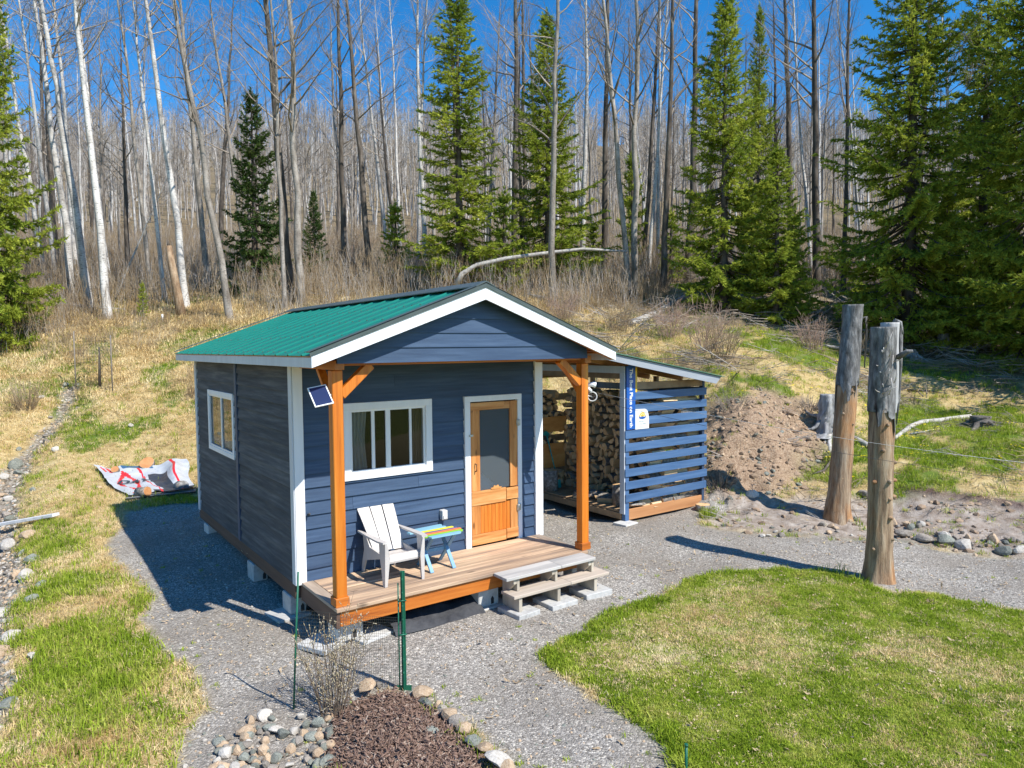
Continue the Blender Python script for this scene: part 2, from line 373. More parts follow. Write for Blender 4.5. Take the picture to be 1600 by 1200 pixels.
for px in (-400, 0, 300, 600, 900, 1150, 1400, 1700, 2000):
    P_ = CAM+ray(px, 400)*45; ctrl.append(P_)
for px, yy in ((-500, 250), (0, 250), (300, 240), (600, 222), (900, 232), (1200, 230), (1500, 240), (2100, 250)):
    ctrl.append(CAM+ray(px, yy+60)*100); ctrl.append(CAM+ray(px, yy)*180)
    q = CAM+ray(px, yy+40)*420; ctrl.append(q)
for d in (2, 3.5, 5.5, 7.5, 9.2):
    for a in (-1.3, -.8, -.5, -.25, 0, .25, .5, .8, 1.3):
        ctrl.append(np.array([CAM[0]+FH[0]*d+RH[0]*a*d, CAM[1]+FH[1]*d+RH[1]*a*d, -.5]))
for x, y, z in [(.3, -1, -.465), (2.5, -1.3, -.46), (4, -.7, -.46), (1.2, -1.8, -.48), (-.4, .3, -.465), (.4, 2.6, -.36), (.4, 4.6, -.30), (-.3, 3.2, -.42), (-1.2, 3, -.46), (-1, 6, -.44), (-.6, 8, -.38), (0, 6, -.42), (2, 6.5, -.35), (3.9, 3, -.4), (5, 2, -.4), (5, 0, -.45), (6.2, .5, -.37), (7.2, .3, -.37), (8.4, .4, -.33), (8.6, 2.5, -.3), (6.2, 3.6, -.3), (7.4, 3.6, -.28), (4, 6, -.3), (9.6, -1.2, -.42), (8.5, -1.2, -.47), (7.07, -3.3, -.5), (10.2, -4, -.5), (9.2, -2.4, -.5), (10.8, -1.8, -.42)]:
    ctrl.append(np.array([x, y, z]))
ctrl = np.array(ctrl); cu, cv = uv_of(ctrl[:, 0], ctrl[:, 1]); CUV = np.stack([cu*1.6, cv*1.5], 1)
def tps(r2): return np.where(r2 > 1e-12, .5*r2*np.log(np.maximum(r2, 1e-12)), 0)
_d2 = ((CUV[:, None]-CUV[None])**2).sum(-1); n_ = len(CUV)
A_ = np.zeros((n_+3, n_+3)); A_[:n_, :n_] = tps(_d2)+np.eye(n_)*2e-3
A_[:n_, n_] = 1; A_[:n_, n_+1:] = CUV; A_[n_:, :n_] = A_[:n_, n_:].T
HS = np.maximum(np.exp(cv), 8)     # interpolate the height relative to distance, so far points do not swing
W_ = np.linalg.solve(A_, np.concatenate([(ctrl[:, 2]-CAM[2])/np.exp(cv)*8, np.zeros(3)]))
CREEK = None
def segdist(x, y, P):
    best = np.full(np.shape(x), 1e9)
    for (ax, ay), (bx, by) in zip(P[:-1], P[1:]):
        vx, vy = bx-ax, by-ay; t = np.clip(((x-ax)*vx+(y-ay)*vy)/(vx*vx+vy*vy), 0, 1)
        best = np.minimum(best, np.hypot(x-ax-t*vx, y-ay-t*vy))
    return best
def H(x, y, fine=True):
    x = np.asarray(x, float); y = np.asarray(y, float); sh = x.shape; x = x.ravel(); y = y.ravel(); out = np.empty(len(x))
    for i in range(0, len(x), 20000):
        u, v = uv_of(x[i:i+20000], y[i:i+20000]); U = np.stack([u*1.6, v*1.5], 1)
        r2 = ((U[:, None]-CUV[None])**2).sum(-1)
        out[i:i+20000] = (tps(r2)@W_[:n_]+W_[n_]+U@W_[n_+1:])*np.exp(v)/8+CAM[2]
    if CREEK is not None:
        dd = segdist(x, y, CREEK); out -= .38*np.exp(-(dd/.62)**2)
    if fine:
        u, v = uv_of(x, y); D = np.exp(v)
        far = np.clip((D-13)/8, 0, 1); rise = np.clip((out+.42)/1.0, 0, 1)
        out += (fbm(x, y, 1.3, 1)-.5)*.22*rise+(fbm(x, y, .35, 2)-.5)*.10*rise+(fbm(x, y, 9, 3)-.5)*2.2*np.clip((D-40)/60, 0, 1)*np.clip(D/100, .3, 3)
        out += (fbm(x, y, .5, 4)-.5)*.02
    return out.reshape(sh)
def atpx(px, py, tmax=260):
    """the ground point seen at this place of the photograph"""
    d = ray(px, py); t = np.geomspace(2.5, tmax, 900); P = CAM+t[:, None]*d
    h = P[:, 2]-H(P[:, 0], P[:, 1], False); k = np.nonzero(h < 0)[0]
    if len(k) == 0: return None
    k = k[0]; a = h[k-1]/(h[k-1]-h[k]); t_ = t[k-1]+(t[k]-t[k-1])*a
    p = CAM+t_*d; p[2] = H(p[0], p[1]); return p
def atpxd(px, d):
    u = (px-800)/FPX; x = CAM[0]+FH[0]*d+RH[0]*u*d; y = CAM[1]+FH[1]*d+RH[1]*u*d
    return np.array([x, y, float(H(x, y))])
def hz(x, y): return float(H(np.array([x]), np.array([y]))[0])
def pxpoly(pts): return np.array([atpx(*p)[:2] for p in pts])
CREEK = [tuple(atpx(*p)[:2]) for p in ((-120, 1150), (-85, 1000), (-32, 900), (-14, 820), (6, 750), (38, 695), (72, 662), (98, 628), (112, 590))]
def inpoly(x, y, P):
    """signed distance to a polygon, positive inside"""
    ins = np.zeros(x.shape, bool); best = segdist(x, y, [tuple(p) for p in P]+[tuple(P[0])])
    j = len(P)-1
    for i in range(len(P)):
        (xi, yi), (xj, yj) = P[i], P[j]
        c = ((yi > y) != (yj > y)) & (x < (xj-xi)*(y-yi)/((yj-yi) if yj != yi else 1e-9)+xi); ins ^= c; j = i
    return np.where(ins, best, -best)
Z_GRAVEL = np.concatenate([pxpoly([(205, 800), (172, 850), (190, 880), (232, 925), (222, 965), (262, 1010), (302, 1050), (330, 1080), (312, 1112), (285, 1150), (270, 1230), (500, 1230), (540, 1190), (560, 1110), (610, 1080), (670, 1090), (720, 1130), (790, 1190), (810, 1230), (1085, 1230),
    (1055, 1165), (1000, 1125), (935, 1085), (880, 1050), (850, 1030), (856, 1014), (920, 990), (960, 955), (1040, 930), (1090, 900), (1145, 893), (1230, 888), (1300, 893), (1345, 908), (1400, 927), (1460, 925), (1500, 940), (1600, 955), (1800, 985), (1800, 890), (1600, 872), (1480, 860), (1400, 845), (1250, 838), (1130, 828), (1090, 818)]),
    np.array([[8.6, .3], [8.7, 3.4], [5.8, 4.2], [4.2, 6.5], [2, 7.2], [-.2, 7.6]])])
Z_LAWN = pxpoly([(1085, 1230), (1055, 1165), (1000, 1125), (935, 1085), (880, 1050), (850, 1030), (856, 1014), (920, 990), (960, 955), (1040, 930), (1090, 900), (1145, 893), (1230, 888), (1300, 893), (1345, 908), (1400, 927), (1460, 925), (1500, 940), (1600, 955), (2100, 1030), (2600, 1230), (1500, 1500)])
Z_MULCH = pxpoly([(530, 1115), (560, 1102), (605, 1086), (650, 1094), (692, 1130), (752, 1190), (790, 1260), (510, 1260)])
Z_DIRT = pxpoly([(1095, 640), (1150, 612), (1230, 610), (1290, 640), (1310, 700), (1262, 760), (1200, 790), (1120, 800), (1090, 760)])
Z_SAND = pxpoly([(1100, 815), (1130, 778), (1200, 775), (1300, 772), (1420, 768), (1520, 775), (1620, 790), (1800, 800), (1800, 890), (1600, 872), (1480, 860), (1400, 845), (1250, 838), (1130, 828)])
nU, nD = 620, 540
uu = np.tan(np.linspace(-math.atan(1.7), math.atan(1.7), nU)); 
dd_ = np.concatenate([np.geomspace(.9, 5, 40, endpoint=False), np.geomspace(5, 30, 380, endpoint=False), np.geomspace(30, 420, nD-420)])
UU, DD = np.meshgrid(uu, dd_); TX = CAM[0]+FH[0]*DD+RH[0]*UU*DD; TY = CAM[1]+FH[1]*DD+RH[1]*UU*DD
TZ = H(TX, TY)
# small relief by zone
sg = inpoly(TX, TY, Z_GRAVEL); sl_ = inpoly(TX, TY, Z_LAWN); sm = inpoly(TX, TY, Z_MULCH); sdr = inpoly(TX, TY, Z_DIRT); ssa = inpoly(TX, TY, Z_SAND)
wob = (fbm(TX, TY, .35, 5)-.5)*.22+(fbm(TX, TY, 1.2, 6)-.5)*.15
sst = lambda d, w: 1/(1+np.exp(-np.clip(d/w, -30, 30)))
mk_gravel = sst(sg+wob, .035); mk_lawn = sst(sl_+wob*.6, .03); mk_mulch = sst(sm+wob*.3, .02); mk_dirt = sst(sdr+wob*3, .12); mk_sand = sst(ssa+wob*1.5, .08)
cdist = segdist(TX, TY, CREEK); mk_creek = sst(np.clip(.62-.035*(DD-9), .22, .62)-cdist+wob*1.6, .06)
dep = DD
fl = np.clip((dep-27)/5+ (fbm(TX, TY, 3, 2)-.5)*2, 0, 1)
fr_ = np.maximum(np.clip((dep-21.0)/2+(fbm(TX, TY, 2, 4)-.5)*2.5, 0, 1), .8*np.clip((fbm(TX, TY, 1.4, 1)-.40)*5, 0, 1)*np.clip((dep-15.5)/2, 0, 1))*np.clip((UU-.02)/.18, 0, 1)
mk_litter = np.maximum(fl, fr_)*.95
grn = fbm(TX, TY, 1.1, 7, 4)
mk_green = np.clip((grn-.52)*6+np.clip((UU-.35)*5, 0, .5)+np.clip(.4-np.abs(sg+.35)*1.2, 0, .4)*(UU < 0), 0, 1)
TZ = TZ + (fbm(TX, TY, .22, 3)-.5)*.15*mk_dirt + np.abs(fbm(TX, TY, .45, 2)-.5)*-.45*mk_dirt + (fbm(TX, TY, .6, 5)-.4)*.30*mk_dirt*np.clip(dep/12, 0, 1) + .05*mk_mulch*np.clip(sm*3, 0, 1)+(fbm(TX, TY, .12, 5)-.5)*.06*mk_mulch - .006*mk_gravel+(fbm(TX, TY, .16, 6)-.5)*.10*mk_creek+(fbm(TX, TY, .9, 6)-.5)*.05*mk_gravel+(fbm(TX, TY, .3, 1)-.5)*.10*mk_sand+(fbm(TX, TY, .15, 1)-.5)*.03*mk_lawn
import bisect
def Hs(x, y):
    """height of the finished ground sheet at points x, y (bilinear on the sheet)"""
    x = np.atleast_1d(np.asarray(x, float)); y = np.atleast_1d(np.asarray(y, float))
    dx = x-CAM[0]; dy = y-CAM[1]; d = dx*FH[0]+dy*FH[1]; u = (dx*RH[0]+dy*RH[1])/d
    i = np.clip(np.searchsorted(dd_, d)-1, 0, nD-2); j = np.clip(np.searchsorted(uu, u)-1, 0, nU-2)
    a = np.clip((d-dd_[i])/(dd_[i+1]-dd_[i]), 0, 1); b = np.clip((u-uu[j])/(uu[j+1]-uu[j]), 0, 1)
    return (TZ[i, j]*(1-b)+TZ[i, j+1]*b)*(1-a)+(TZ[i+1, j]*(1-b)+TZ[i+1, j+1]*b)*a
SOILLINE = [tuple(atpx(*p)[:2]) for p in ((1380, 764), (1415, 768), (1450, 770), (1490, 777), (1530, 781), (1570, 791), (1610, 797), (1700, 800))]
soil = np.exp(-(segdist(TX, TY, SOILLINE)+(fbm(TX, TY, .4, 2)-.5)*.25).clip(0)**2/.12**2)
TZ = TZ+.07*soil*(fbm(TX, TY, .15, 3)+.3)
def samp(A, x, y):
    dx = x-CAM[0]; dy = y-CAM[1]; d = dx*FH[0]+dy*FH[1]; u = (dx*RH[0]+dy*RH[1])/d
    return A[np.clip(np.searchsorted(dd_, d), 0, nD-1), np.clip(np.searchsorted(uu, u), 0, nU-1)]
def onground(px, py):
    p = atpx(px, py); p[2] = Hs(p[0], p[1])[0]; return p
gm, N, L, P = newmat('ground_surface')
g = N.new('ShaderNodeNewGeometry'); co = g.outputs['Position']
def attr(n):
    a = N.new('ShaderNodeAttribute'); a.attribute_name = n; return a.outputs['Fac']
fine = tnoise(N, L, co, 30, 4, .7); mid = tnoise(N, L, co, 5, 5, .7); big = tnoise(N, L, co, .8, 4, .6)
vo = N.new('ShaderNodeTexVoronoi'); vo.inputs['Scale'].default_value = 60; L.new(co, vo.inputs[0])
vo2 = N.new('ShaderNodeTexVoronoi'); vo2.inputs['Scale'].default_value = 17; L.new(co, vo2.inputs[0])
sep = N.new('ShaderNodeSeparateColor'); L.new(vo.outputs['Color'], sep.inputs[0])
sep2 = N.new('ShaderNodeSeparateColor'); L.new(vo2.outputs['Color'], sep2.inputs[0])
straw = ramp(N, L, mid.outputs[0], [(.28, (.30, .21, .09)), (.5, (.48, .36, .16)), (.72, (.62, .50, .28))]).outputs[0]
green = ramp(N, L, fine.outputs[0], [(.3, (.07, .12, .015)), (.7, (.17, .23, .04))]).outputs[0]
gsoft = ramp(N, L, mathn(N, L, 'ADD', attr('green'), mathn(N, L, 'MULTIPLY', mathn(N, L, 'SUBTRACT', mid.outputs[0], .5), 1.2)), [(.3, (0, 0, 0)), (.8, (1, 1, 1))]).outputs[0]
col = mixc(N, L, gsoft, straw, green)
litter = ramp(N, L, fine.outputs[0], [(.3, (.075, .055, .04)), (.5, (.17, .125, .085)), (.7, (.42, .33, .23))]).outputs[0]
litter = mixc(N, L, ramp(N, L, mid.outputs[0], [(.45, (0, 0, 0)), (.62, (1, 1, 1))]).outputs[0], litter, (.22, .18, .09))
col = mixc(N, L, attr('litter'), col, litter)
dirt = ramp(N, L, fine.outputs[0], [(.3, (.19, .12, .075)), (.52, (.36, .25, .165)), (.7, (.50, .39, .28))]).outputs[0]
dirt = mixc(N, L, ramp(N, L, mid.outputs[0], [(.52, (0, 0, 0)), (.7, (.8, .8, .8))]).outputs[0], dirt, (.15, .095, .06))
col = mixc(N, L, attr('dirt'), col, dirt)
sand = ramp(N, L, mid.outputs[0], [(.3, (.20, .15, .11)), (.5, (.34, .28, .23)), (.7, (.48, .42, .36))]).outputs[0]
col = mixc(N, L, attr('sand'), col, sand)
grav = ramp(N, L, sep.outputs[0], [(.0, (.16, .148, .132)), (.45, (.31, .287, .255)), (.8, (.44, .405, .36)), (1, (.76, .70, .60))]).outputs[0]
grav = mixc(N, L, mathn(N, L, 'MULTIPLY', ramp(N, L, big.outputs[0], [(.38, (.15, .15, .15)), (.62, (1, 1, 1))]).outputs[0], .6), grav, (.23, .195, .155))
col = mixc(N, L, attr('gravel'), col, grav)
ck = ramp(N, L, sep2.outputs[0], [(0, (.10, .08, .06)), (.5, (.24, .20, .15)), (1, (.42, .37, .30))]).outputs[0]
col = mixc(N, L, attr('creek'), col, ck)
lawn = ramp(N, L, mid.outputs[0], [(.3, (.12, .18, .02)), (.52, (.24, .27, .05)), (.72, (.50, .42, .20))]).outputs[0]
col = mixc(N, L, attr('lawn'), col, lawn)
mul = ramp(N, L, fine.outputs[0], [(.3, (.045, .024, .02)), (.55, (.115, .068, .058)), (.75, (.24, .17, .15))]).outputs[0]
col = mixc(N, L, attr('mulch'), col, mul)
L.new(col, P.inputs['Base Color']); P.inputs['Roughness'].default_value = .95; P.inputs['Specular IOR Level'].default_value = .15
hh = mathn(N, L, 'ADD', mathn(N, L, 'MULTIPLY', vo.outputs['Distance'], -.6), mathn(N, L, 'MULTIPLY', fine.outputs[0], 1.0))
bp = N.new('ShaderNodeBump'); bp.inputs['Strength'].default_value = .7; bp.inputs['Distance'].default_value = .025; L.new(hh, bp.inputs['Height']); L.new(bp.outputs[0], P.inputs['Normal'])
bk = []
for i, d in enumerate((-90, -40, -15, -4, .93)):
    for j, l in enumerate((-120, -60, -25, -8, 0, 8, 25, 60, 120)): bk.append((CAM[0]+FH[0]*d+RH[0]*l, CAM[1]+FH[1]*d+RH[1]*l, -.52))
_me = mesh_np('ground', bk, [(i*9+j, i*9+j+1, i*9+j+10, i*9+j+9) for i in range(4) for j in range(8)]); _me.materials.append(gm); _a = _me.attributes.new('lawn', 'FLOAT', 'POINT'); _a.data.foreach_set('value', np.ones(len(bk), np.float32))
tag(link(bpy.data.objects.new('ground', _me)), kind='structure')
idx = np.arange(nU*nD).reshape(nD, nU)
Q = np.stack([idx[:-1, :-1], idx[:-1, 1:], idx[1:, 1:], idx[1:, :-1]], -1)
zones = np.zeros((nD-1, nU-1), int)
c4 = lambda A: (A[:-1, :-1]+A[1:, 1:]+A[:-1, 1:]+A[1:, :-1])/4
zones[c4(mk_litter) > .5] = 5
zones[(DD[:-1, :-1] > 60)] = 6
for k, A in ((2, mk_dirt), (3, mk_sand), (1, mk_gravel), (4, mk_creek), (7, mk_lawn), (8, mk_mulch)): zones[c4(A) > .5] = k
ZN = {0: 'meadow_ground', 1: 'gravel_path', 2: 'dirt_bank', 3: 'sandy_ground', 4: 'creek_bed', 5: 'forest_floor', 6: 'hill', 7: 'lawn', 8: 'mulch_bed'}
XYZ = np.stack([TX, TY, TZ], -1).reshape(-1, 3)
# smooth normals shared by neighbouring zone sheets come from the same dense grid
for k, nm in ZN.items():
    q = Q[zones == k].reshape(-1, 4)
    if not len(q): continue
    us, inv = np.unique(q.ravel(), return_inverse=True)
    me = mesh_np(nm, XYZ[us], inv.reshape(-1, 4), True); me.materials.append(gm)
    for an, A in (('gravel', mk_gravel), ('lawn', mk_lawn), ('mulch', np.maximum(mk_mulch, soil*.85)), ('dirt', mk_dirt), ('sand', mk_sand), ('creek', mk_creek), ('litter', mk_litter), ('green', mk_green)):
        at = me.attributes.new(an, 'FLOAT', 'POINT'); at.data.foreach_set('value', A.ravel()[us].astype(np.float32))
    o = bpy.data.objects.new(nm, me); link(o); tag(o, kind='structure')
# ------------------------------------------------------------------ cabin
W, D, HE = 3.70, 5.21, 2.62
FL = -1.315; BK = 5.53; EL, ER = -.24, 3.951; RX = 1.86; ZE = 2.728; ZR = 3.505
SLO = (ZR-ZE)/(RX-EL)
def roofz(x): return ZE+SLO*(x-EL) if x <= RX else ZE+(ZR-ZE)*(ER-x)/(ER-RX)
cabin = thing('cabin', 'small navy blue cabin with green metal roof, white trim and a wooden front porch', 'cabin', (0, 0, 0))
# wall cores with real openings
def wall(name, segs):
    mb = MB()
    for s_ in segs: mb.box(*s_)
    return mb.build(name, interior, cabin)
WX0, WX1, WZ0, WZ1 = .71, 1.765, 1.235, 2.025     # clear opening of the front window
DX0, DX1, DZ1 = 2.455, 3.265, 2.03
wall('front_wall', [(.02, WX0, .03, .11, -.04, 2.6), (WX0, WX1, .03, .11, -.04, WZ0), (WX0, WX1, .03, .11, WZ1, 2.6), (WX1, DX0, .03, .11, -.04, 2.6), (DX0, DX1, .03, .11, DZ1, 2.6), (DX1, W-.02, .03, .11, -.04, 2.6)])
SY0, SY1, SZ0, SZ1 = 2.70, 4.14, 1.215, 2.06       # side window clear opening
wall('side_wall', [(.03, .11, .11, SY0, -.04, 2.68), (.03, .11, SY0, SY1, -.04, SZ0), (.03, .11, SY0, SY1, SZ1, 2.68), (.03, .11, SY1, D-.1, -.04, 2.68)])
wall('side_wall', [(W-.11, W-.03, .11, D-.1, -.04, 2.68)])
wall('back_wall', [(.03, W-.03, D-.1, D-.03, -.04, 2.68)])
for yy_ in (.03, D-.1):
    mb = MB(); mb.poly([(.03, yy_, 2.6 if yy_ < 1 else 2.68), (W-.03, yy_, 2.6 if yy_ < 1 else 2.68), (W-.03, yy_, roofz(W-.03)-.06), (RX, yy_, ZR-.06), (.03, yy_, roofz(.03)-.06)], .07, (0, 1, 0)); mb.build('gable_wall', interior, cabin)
box('inner_floor', interior, cabin, .05, W-.05, .04, D-.04, -.08, -.035, 0)
# lap siding: each course is cut round the openings
PITCH = .165
def course_pieces(a, b, z0, z1, openings):
    """split the strip a..b at height z0..z1 round the rectangular openings"""
    out = []; cuts = sorted([o for o in openings if o[2] < z1-.005 and o[3] > z0+.005], key=lambda o: o[0]); x = a
    for o in cuts:
        if o[0] > x: out.append((x, o[0], z0, z1))
        if o[2] > z0+.02: out.append((o[0], o[1], z0, o[2]))
        if o[3] < z1-.02: out.append((o[0], o[1], o[3], z1))
        x = max(x, o[1])
    if x < b: out.append((x, b, z0, z1))
    return out
def lapboard(axis, a, b, z0, z1, base, zc0, mat, parent, sign=-1):
    """one clapboard, thick at its lower edge; base = outer plane, sign = outward direction"""
    t0, t1 = .038, .010; f = lambda z: t0+(t1-t0)*np.clip((z-zc0)/(PITCH+.02), 0, 1)
    prof = [(base, z0), (base-sign*-f(z0)*1.0, z0), (base+sign*f(z1), z1), (base, z1)]
    prof = [(base, z0), (base+sign*f(z0), z0), (base+sign*f(z1), z1), (base, z1)]
    V = []
    for q in (a, b):
        for (p, z) in prof: V.append((q, p, z) if axis == 'x' else (p, q, z))
    F = [(0, 1, 2, 3), (7, 6, 5, 4), (0, 4, 5, 1), (1, 5, 6, 2), (2, 6, 7, 3), (3, 7, 4, 0)]
    o = MB().add(V, F).build('siding_board', mat, parent); return o
opn = [(.625, 1.85, 1.155, 2.11), (2.37, 3.332, -1, 2.11)]
for i in range(16):
    z0 = -.03+i*PITCH; z1 = min(z0+PITCH+.006, 2.6)
    wz = random.uniform(-.0025, .0025)
    for (a, b, p, q) in course_pieces(.114, 3.585, z0, z1, opn):
        if b-a > 2.0:
            cut = random.uniform(a+.5, b-.5); lapboard('x', a, cut-.0015, p+wz, q, .034, z0, siding, cabin); a = cut+.0015
        if b-a > .03: lapboard('x', a, b, p+wz, q, .034, z0, siding, cabin)
opn2 = [(2.63, 4.212, 1.15, 2.125)]
for i in range(17):
    z0 = -.03+i*PITCH; z1 = min(z0+PITCH+.006, 2.66)
    for (a, b, p, q) in course_pieces(.02, 2.44, z0, z1, []): lapboard('y', a, b, p, q, .03, z0, siding_side, cabin)
    for (a, b, p, q) in course_pieces(2.545, 5.06, z0, z1, opn2):
        if b-a > .03: lapboard('y', a, b, p, q, .03, z0, siding_side, cabin)
box('siding_joint_board', blue_trim, cabin, -.016, .03, 2.44, 2.545, -.03, 2.66)
# corner trims
box('corner_trim', white, cabin, -.004, .114, -.026, .03, -.03, 2.60)
box('corner_trim', grey_shade_white, cabin, -.022, -.006, -.02, .095, -.03, 2.60)
box('corner_trim', white, cabin, 3.585, 3.725, -.026, .03, -.03, 2.60)
box('corner_trim', grey_shade_white, cabin, 3.71, 3.727, .032, .15, -.03, 2.6)
box('corner_trim', grey_shade_white, cabin, -.02, .03, 5.06, 5.18, -.06, 2.62)
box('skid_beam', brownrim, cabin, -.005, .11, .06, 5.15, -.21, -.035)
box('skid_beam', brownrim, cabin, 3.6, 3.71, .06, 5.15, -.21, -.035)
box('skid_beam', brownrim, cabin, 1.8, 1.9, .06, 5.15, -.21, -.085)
# right wall boards (seen only from the side)
for i in range(16):
    z0 = -.03+i*PITCH; lapboard('y', .152, 5.15, z0, min(z0+PITCH+.006, 2.62), 3.68, z0, siding, cabin, 1)
# front window
def slider(parent, x0, x1, z0, z1, y, cols, ax='x'):
    """white sliding window in the plane y (ax x) or in the plane x (ax y)"""
    def bx(nm, m, a, b, c, d, p, q, bb=.002):
        o = (box(nm, m, parent, a, b, y+c, y+d, p, q, bb) if ax == 'x' else box(nm, m, parent, y+c, y+d, a, b, p, q, bb)); return o
    fr = .028
    f = bx('window_frame', vinyl, x0, x1, .0, .06, z0, z0+fr); bx('window_frame', vinyl, x0, x1, 0, .06, z1-fr, z1)
    bx('window_frame', vinyl, x0, x0+fr, 0, .06, z0+fr, z1-fr); bx('window_frame', vinyl, x1-fr, x1, 0, .06, z0+fr, z1-fr)
    for (a, b, dy) in cols['bars']: bx('window_stile', vinyl, a, b, .006+dy, .03+dy, z0+fr, z1-fr)
    for (a, b) in cols['panes']: bx('window_pane', glass, a, b, .022, .026, z0+fr, z1-fr, 0)
slider(cabin, WX0, WX1, WZ0, WZ1, .006, {'bars': [(1.0, 1.045, 0), (1.195, 1.262, -.003), (1.535, 1.57, .004)], 'panes': [(WX0+.028, 1.0), (1.045, 1.195), (1.262, 1.535), (1.57, WX1-.028)]})
for nm, a, b, c, d, m in (('window_trim', .62, 1.856, 2.025, 2.115, white), ('window_trim', .618, 1.858, 1.15, 1.235, white), ('window_trim', .62, .71, 1.235, 2.025, white), ('window_trim', 1.765, 1.856, 1.235, 2.025, white)):
    box(nm, m, cabin, a, b, -.024 if c > 1.2 or b-a > 1 else -.022, .03, c, d, .003)
MB().box(2.63, 2.72, 0, .05, SZ0, SZ1)
for a, b, c, d in ((2.63, 4.212, SZ1, 2.13), (2.628, 4.214, 1.145, SZ0), (2.63, 2.70, SZ0, SZ1), (4.14, 4.212, SZ0, SZ1)): box('window_trim', white, cabin, -.022, .03, a, b, c, d, .003)
slider(cabin, SY0, SY1, SZ0, SZ1, -.012, {'bars': [(3.36, 3.42, 0)], 'panes': [(SY0+.028, 3.36), (3.42, SY1-.028)]}, 'y')
# curtains: pleated cloth behind the panes
def pleat(name, mat, x0, x1, z0, z1, y, amp, n, taper=0, ax='x'):
    V = []; k = n*6; F = []
    for j, z in enumerate(np.linspace(z1, z0, 8)):
        t = j/7
        for i in range(k+1):
            s = i/k; x = x0+(x1-x0)*s*(1-taper*(1-abs(2*t-1.0))**1.0*.6); p = y+amp*math.sin(s*n*2*math.pi)
            V.append((x, p, z) if ax == 'x' else (p, x, z))
    for j in range(7):
        for i in range(k): F.append((j*(k+1)+i, j*(k+1)+i+1, (j+1)*(k+1)+i+1, (j+1)*(k+1)+i))
    mb = MB(); mb.add(V, F, 0, True); return mb.build(name, mat, cabin)
pleat('curtain', curtain, .72, .98, 1.2, 2.05, .105, .018, 5, .25)
pleat('curtain', curtain2, 1.60, 1.76, 1.2, 2.05, .105, .018, 4)
pleat('curtain', curtain2, 2.72, 3.25, 1.2, 2.05, .12, .02, 6, 0, 'y')
pleat('curtain', curtain, 3.5, 4.12, 1.2, 2.05, .12, .02, 6, 0, 'y')
# door
for a, b, c, d in ((2.366, 2.456, -.03, 2.035), (3.262, 3.335, -.03, 2.035), (2.364, 3.337, 2.035, 2.115)): box('door_trim', white, cabin, a, b, -.026, .03, c, d, .003)
door = MB().box(2.462, 3.256, .0, .012, .02, .17, .001).build('screen_door', doorx, cabin)
def dp(nm, m, a, b, c, d, y0=-.022, y1=.0): return box(nm, m, door, a, b, y0, y1, c, d, .003)
dp('door_stile', doorz, 2.462, 2.61, .78, 1.915); dp('door_stile', doorz, 3.125, 3.256, .78, 2.02); dp('door_stile', doorz, 2.462, 2.61, .17, .58); dp('door_stile', doorz, 3.125, 3.256, .17, .585)
dp('door_rail', doorx, 2.462, 3.03, 1.915, 2.02, -.024); dp('door_rail', doorx, 3.032, 3.123, 1.915, 2.02, -.022)
dp('door_rail', doorx, 2.46, 3.045, .58, .778, -.03); dp('door_rail', doorx, 3.05, 3.256, .60, .765, -.036)
dp('door_rail', doorx, 2.46, 3.045, .02, .168, -.028); dp('door_rail', doorx, 3.05, 3.258, .04, .175, -.036)
for i in range(8):
    a = 2.612+i*.0638; dp('door_plank', doorp, a+.0015, a+.0625, .17, .58, -.010, .004)
dp('insect_mesh', screen, 2.61, 3.125, .78, 1.915, .0, .001)
mb = MB(); mb.poly([(2.8, -.036, .775), (2.94, -.036, .775), (2.965, -.036, .80), (2.92, -.036, .805), (2.905, -.036, .835), (2.87, -.036, .82), (2.835, -.036, .835), (2.82, -.036, .805), (2.775, -.036, .80)], .012, (0, 1, 0)); mb.build('carved_ornament', doorx, door)
mb = MB().tube([(2.525, -.022, 1.17), (2.525, -.06, 1.165), (2.525, -.06, 1.07), (2.525, -.022, 1.065)], .008, 6); mb.build('handle', black, door)
for z in (1.70, .46):
    MB().box(3.235, 3.30, -.042, -.026, z-.045, z+.045, .002).tube([(3.258, -.044, z-.05), (3.258, -.044, z+.05)], .007, 6).build('hinge', metal, door)
MB().box(2.43, 2.49, -.04, -.027, 1.555, 1.585, .002).build('latch', metal, door)
# gable siding above the porch
for i in range(6):
    z0 = 2.632+i*.165; z1 = z0+.17
    zt = lambda x: roofz(x)-.05
    def xr(z):
        t = (z+.05-ZE)/SLO; return EL+t, ER-(z+.05-ZE)/((ZR-ZE)/(ER-RX))
    a0, b0 = xr(max(z0, 2.69)); a1, b1 = xr(z1)
    a0 = max(a0, .10); b0 = min(b0, 3.60); a1 = max(a1, .10); b1 = min(b1, 3.60)
    if z0 > ZR-.09: break
    y0, y1 = -1.158, -1.143
    if a1 >= b1-.02: P_ = [(a0, z0), (b0, z0), (RX, min(z1, ZR-.055))]
    else:
        P_ = [(a0, z0), (b0, z0), (b1, z1), (a1, z1)]
    k = len(P_)
    V = [(x, y0 if z == z0 else y1, z) for x, z in P_]+[(x, -1.13, z) for x, z in P_]
    F = [list(range(k)), [k+j for j in range(k)][::-1]]+[[j, (j+1) % k, k+(j+1) % k, k+j][::-1] for j in range(k)]
    MB().add(V, F).build('gable_board', siding, cabin)
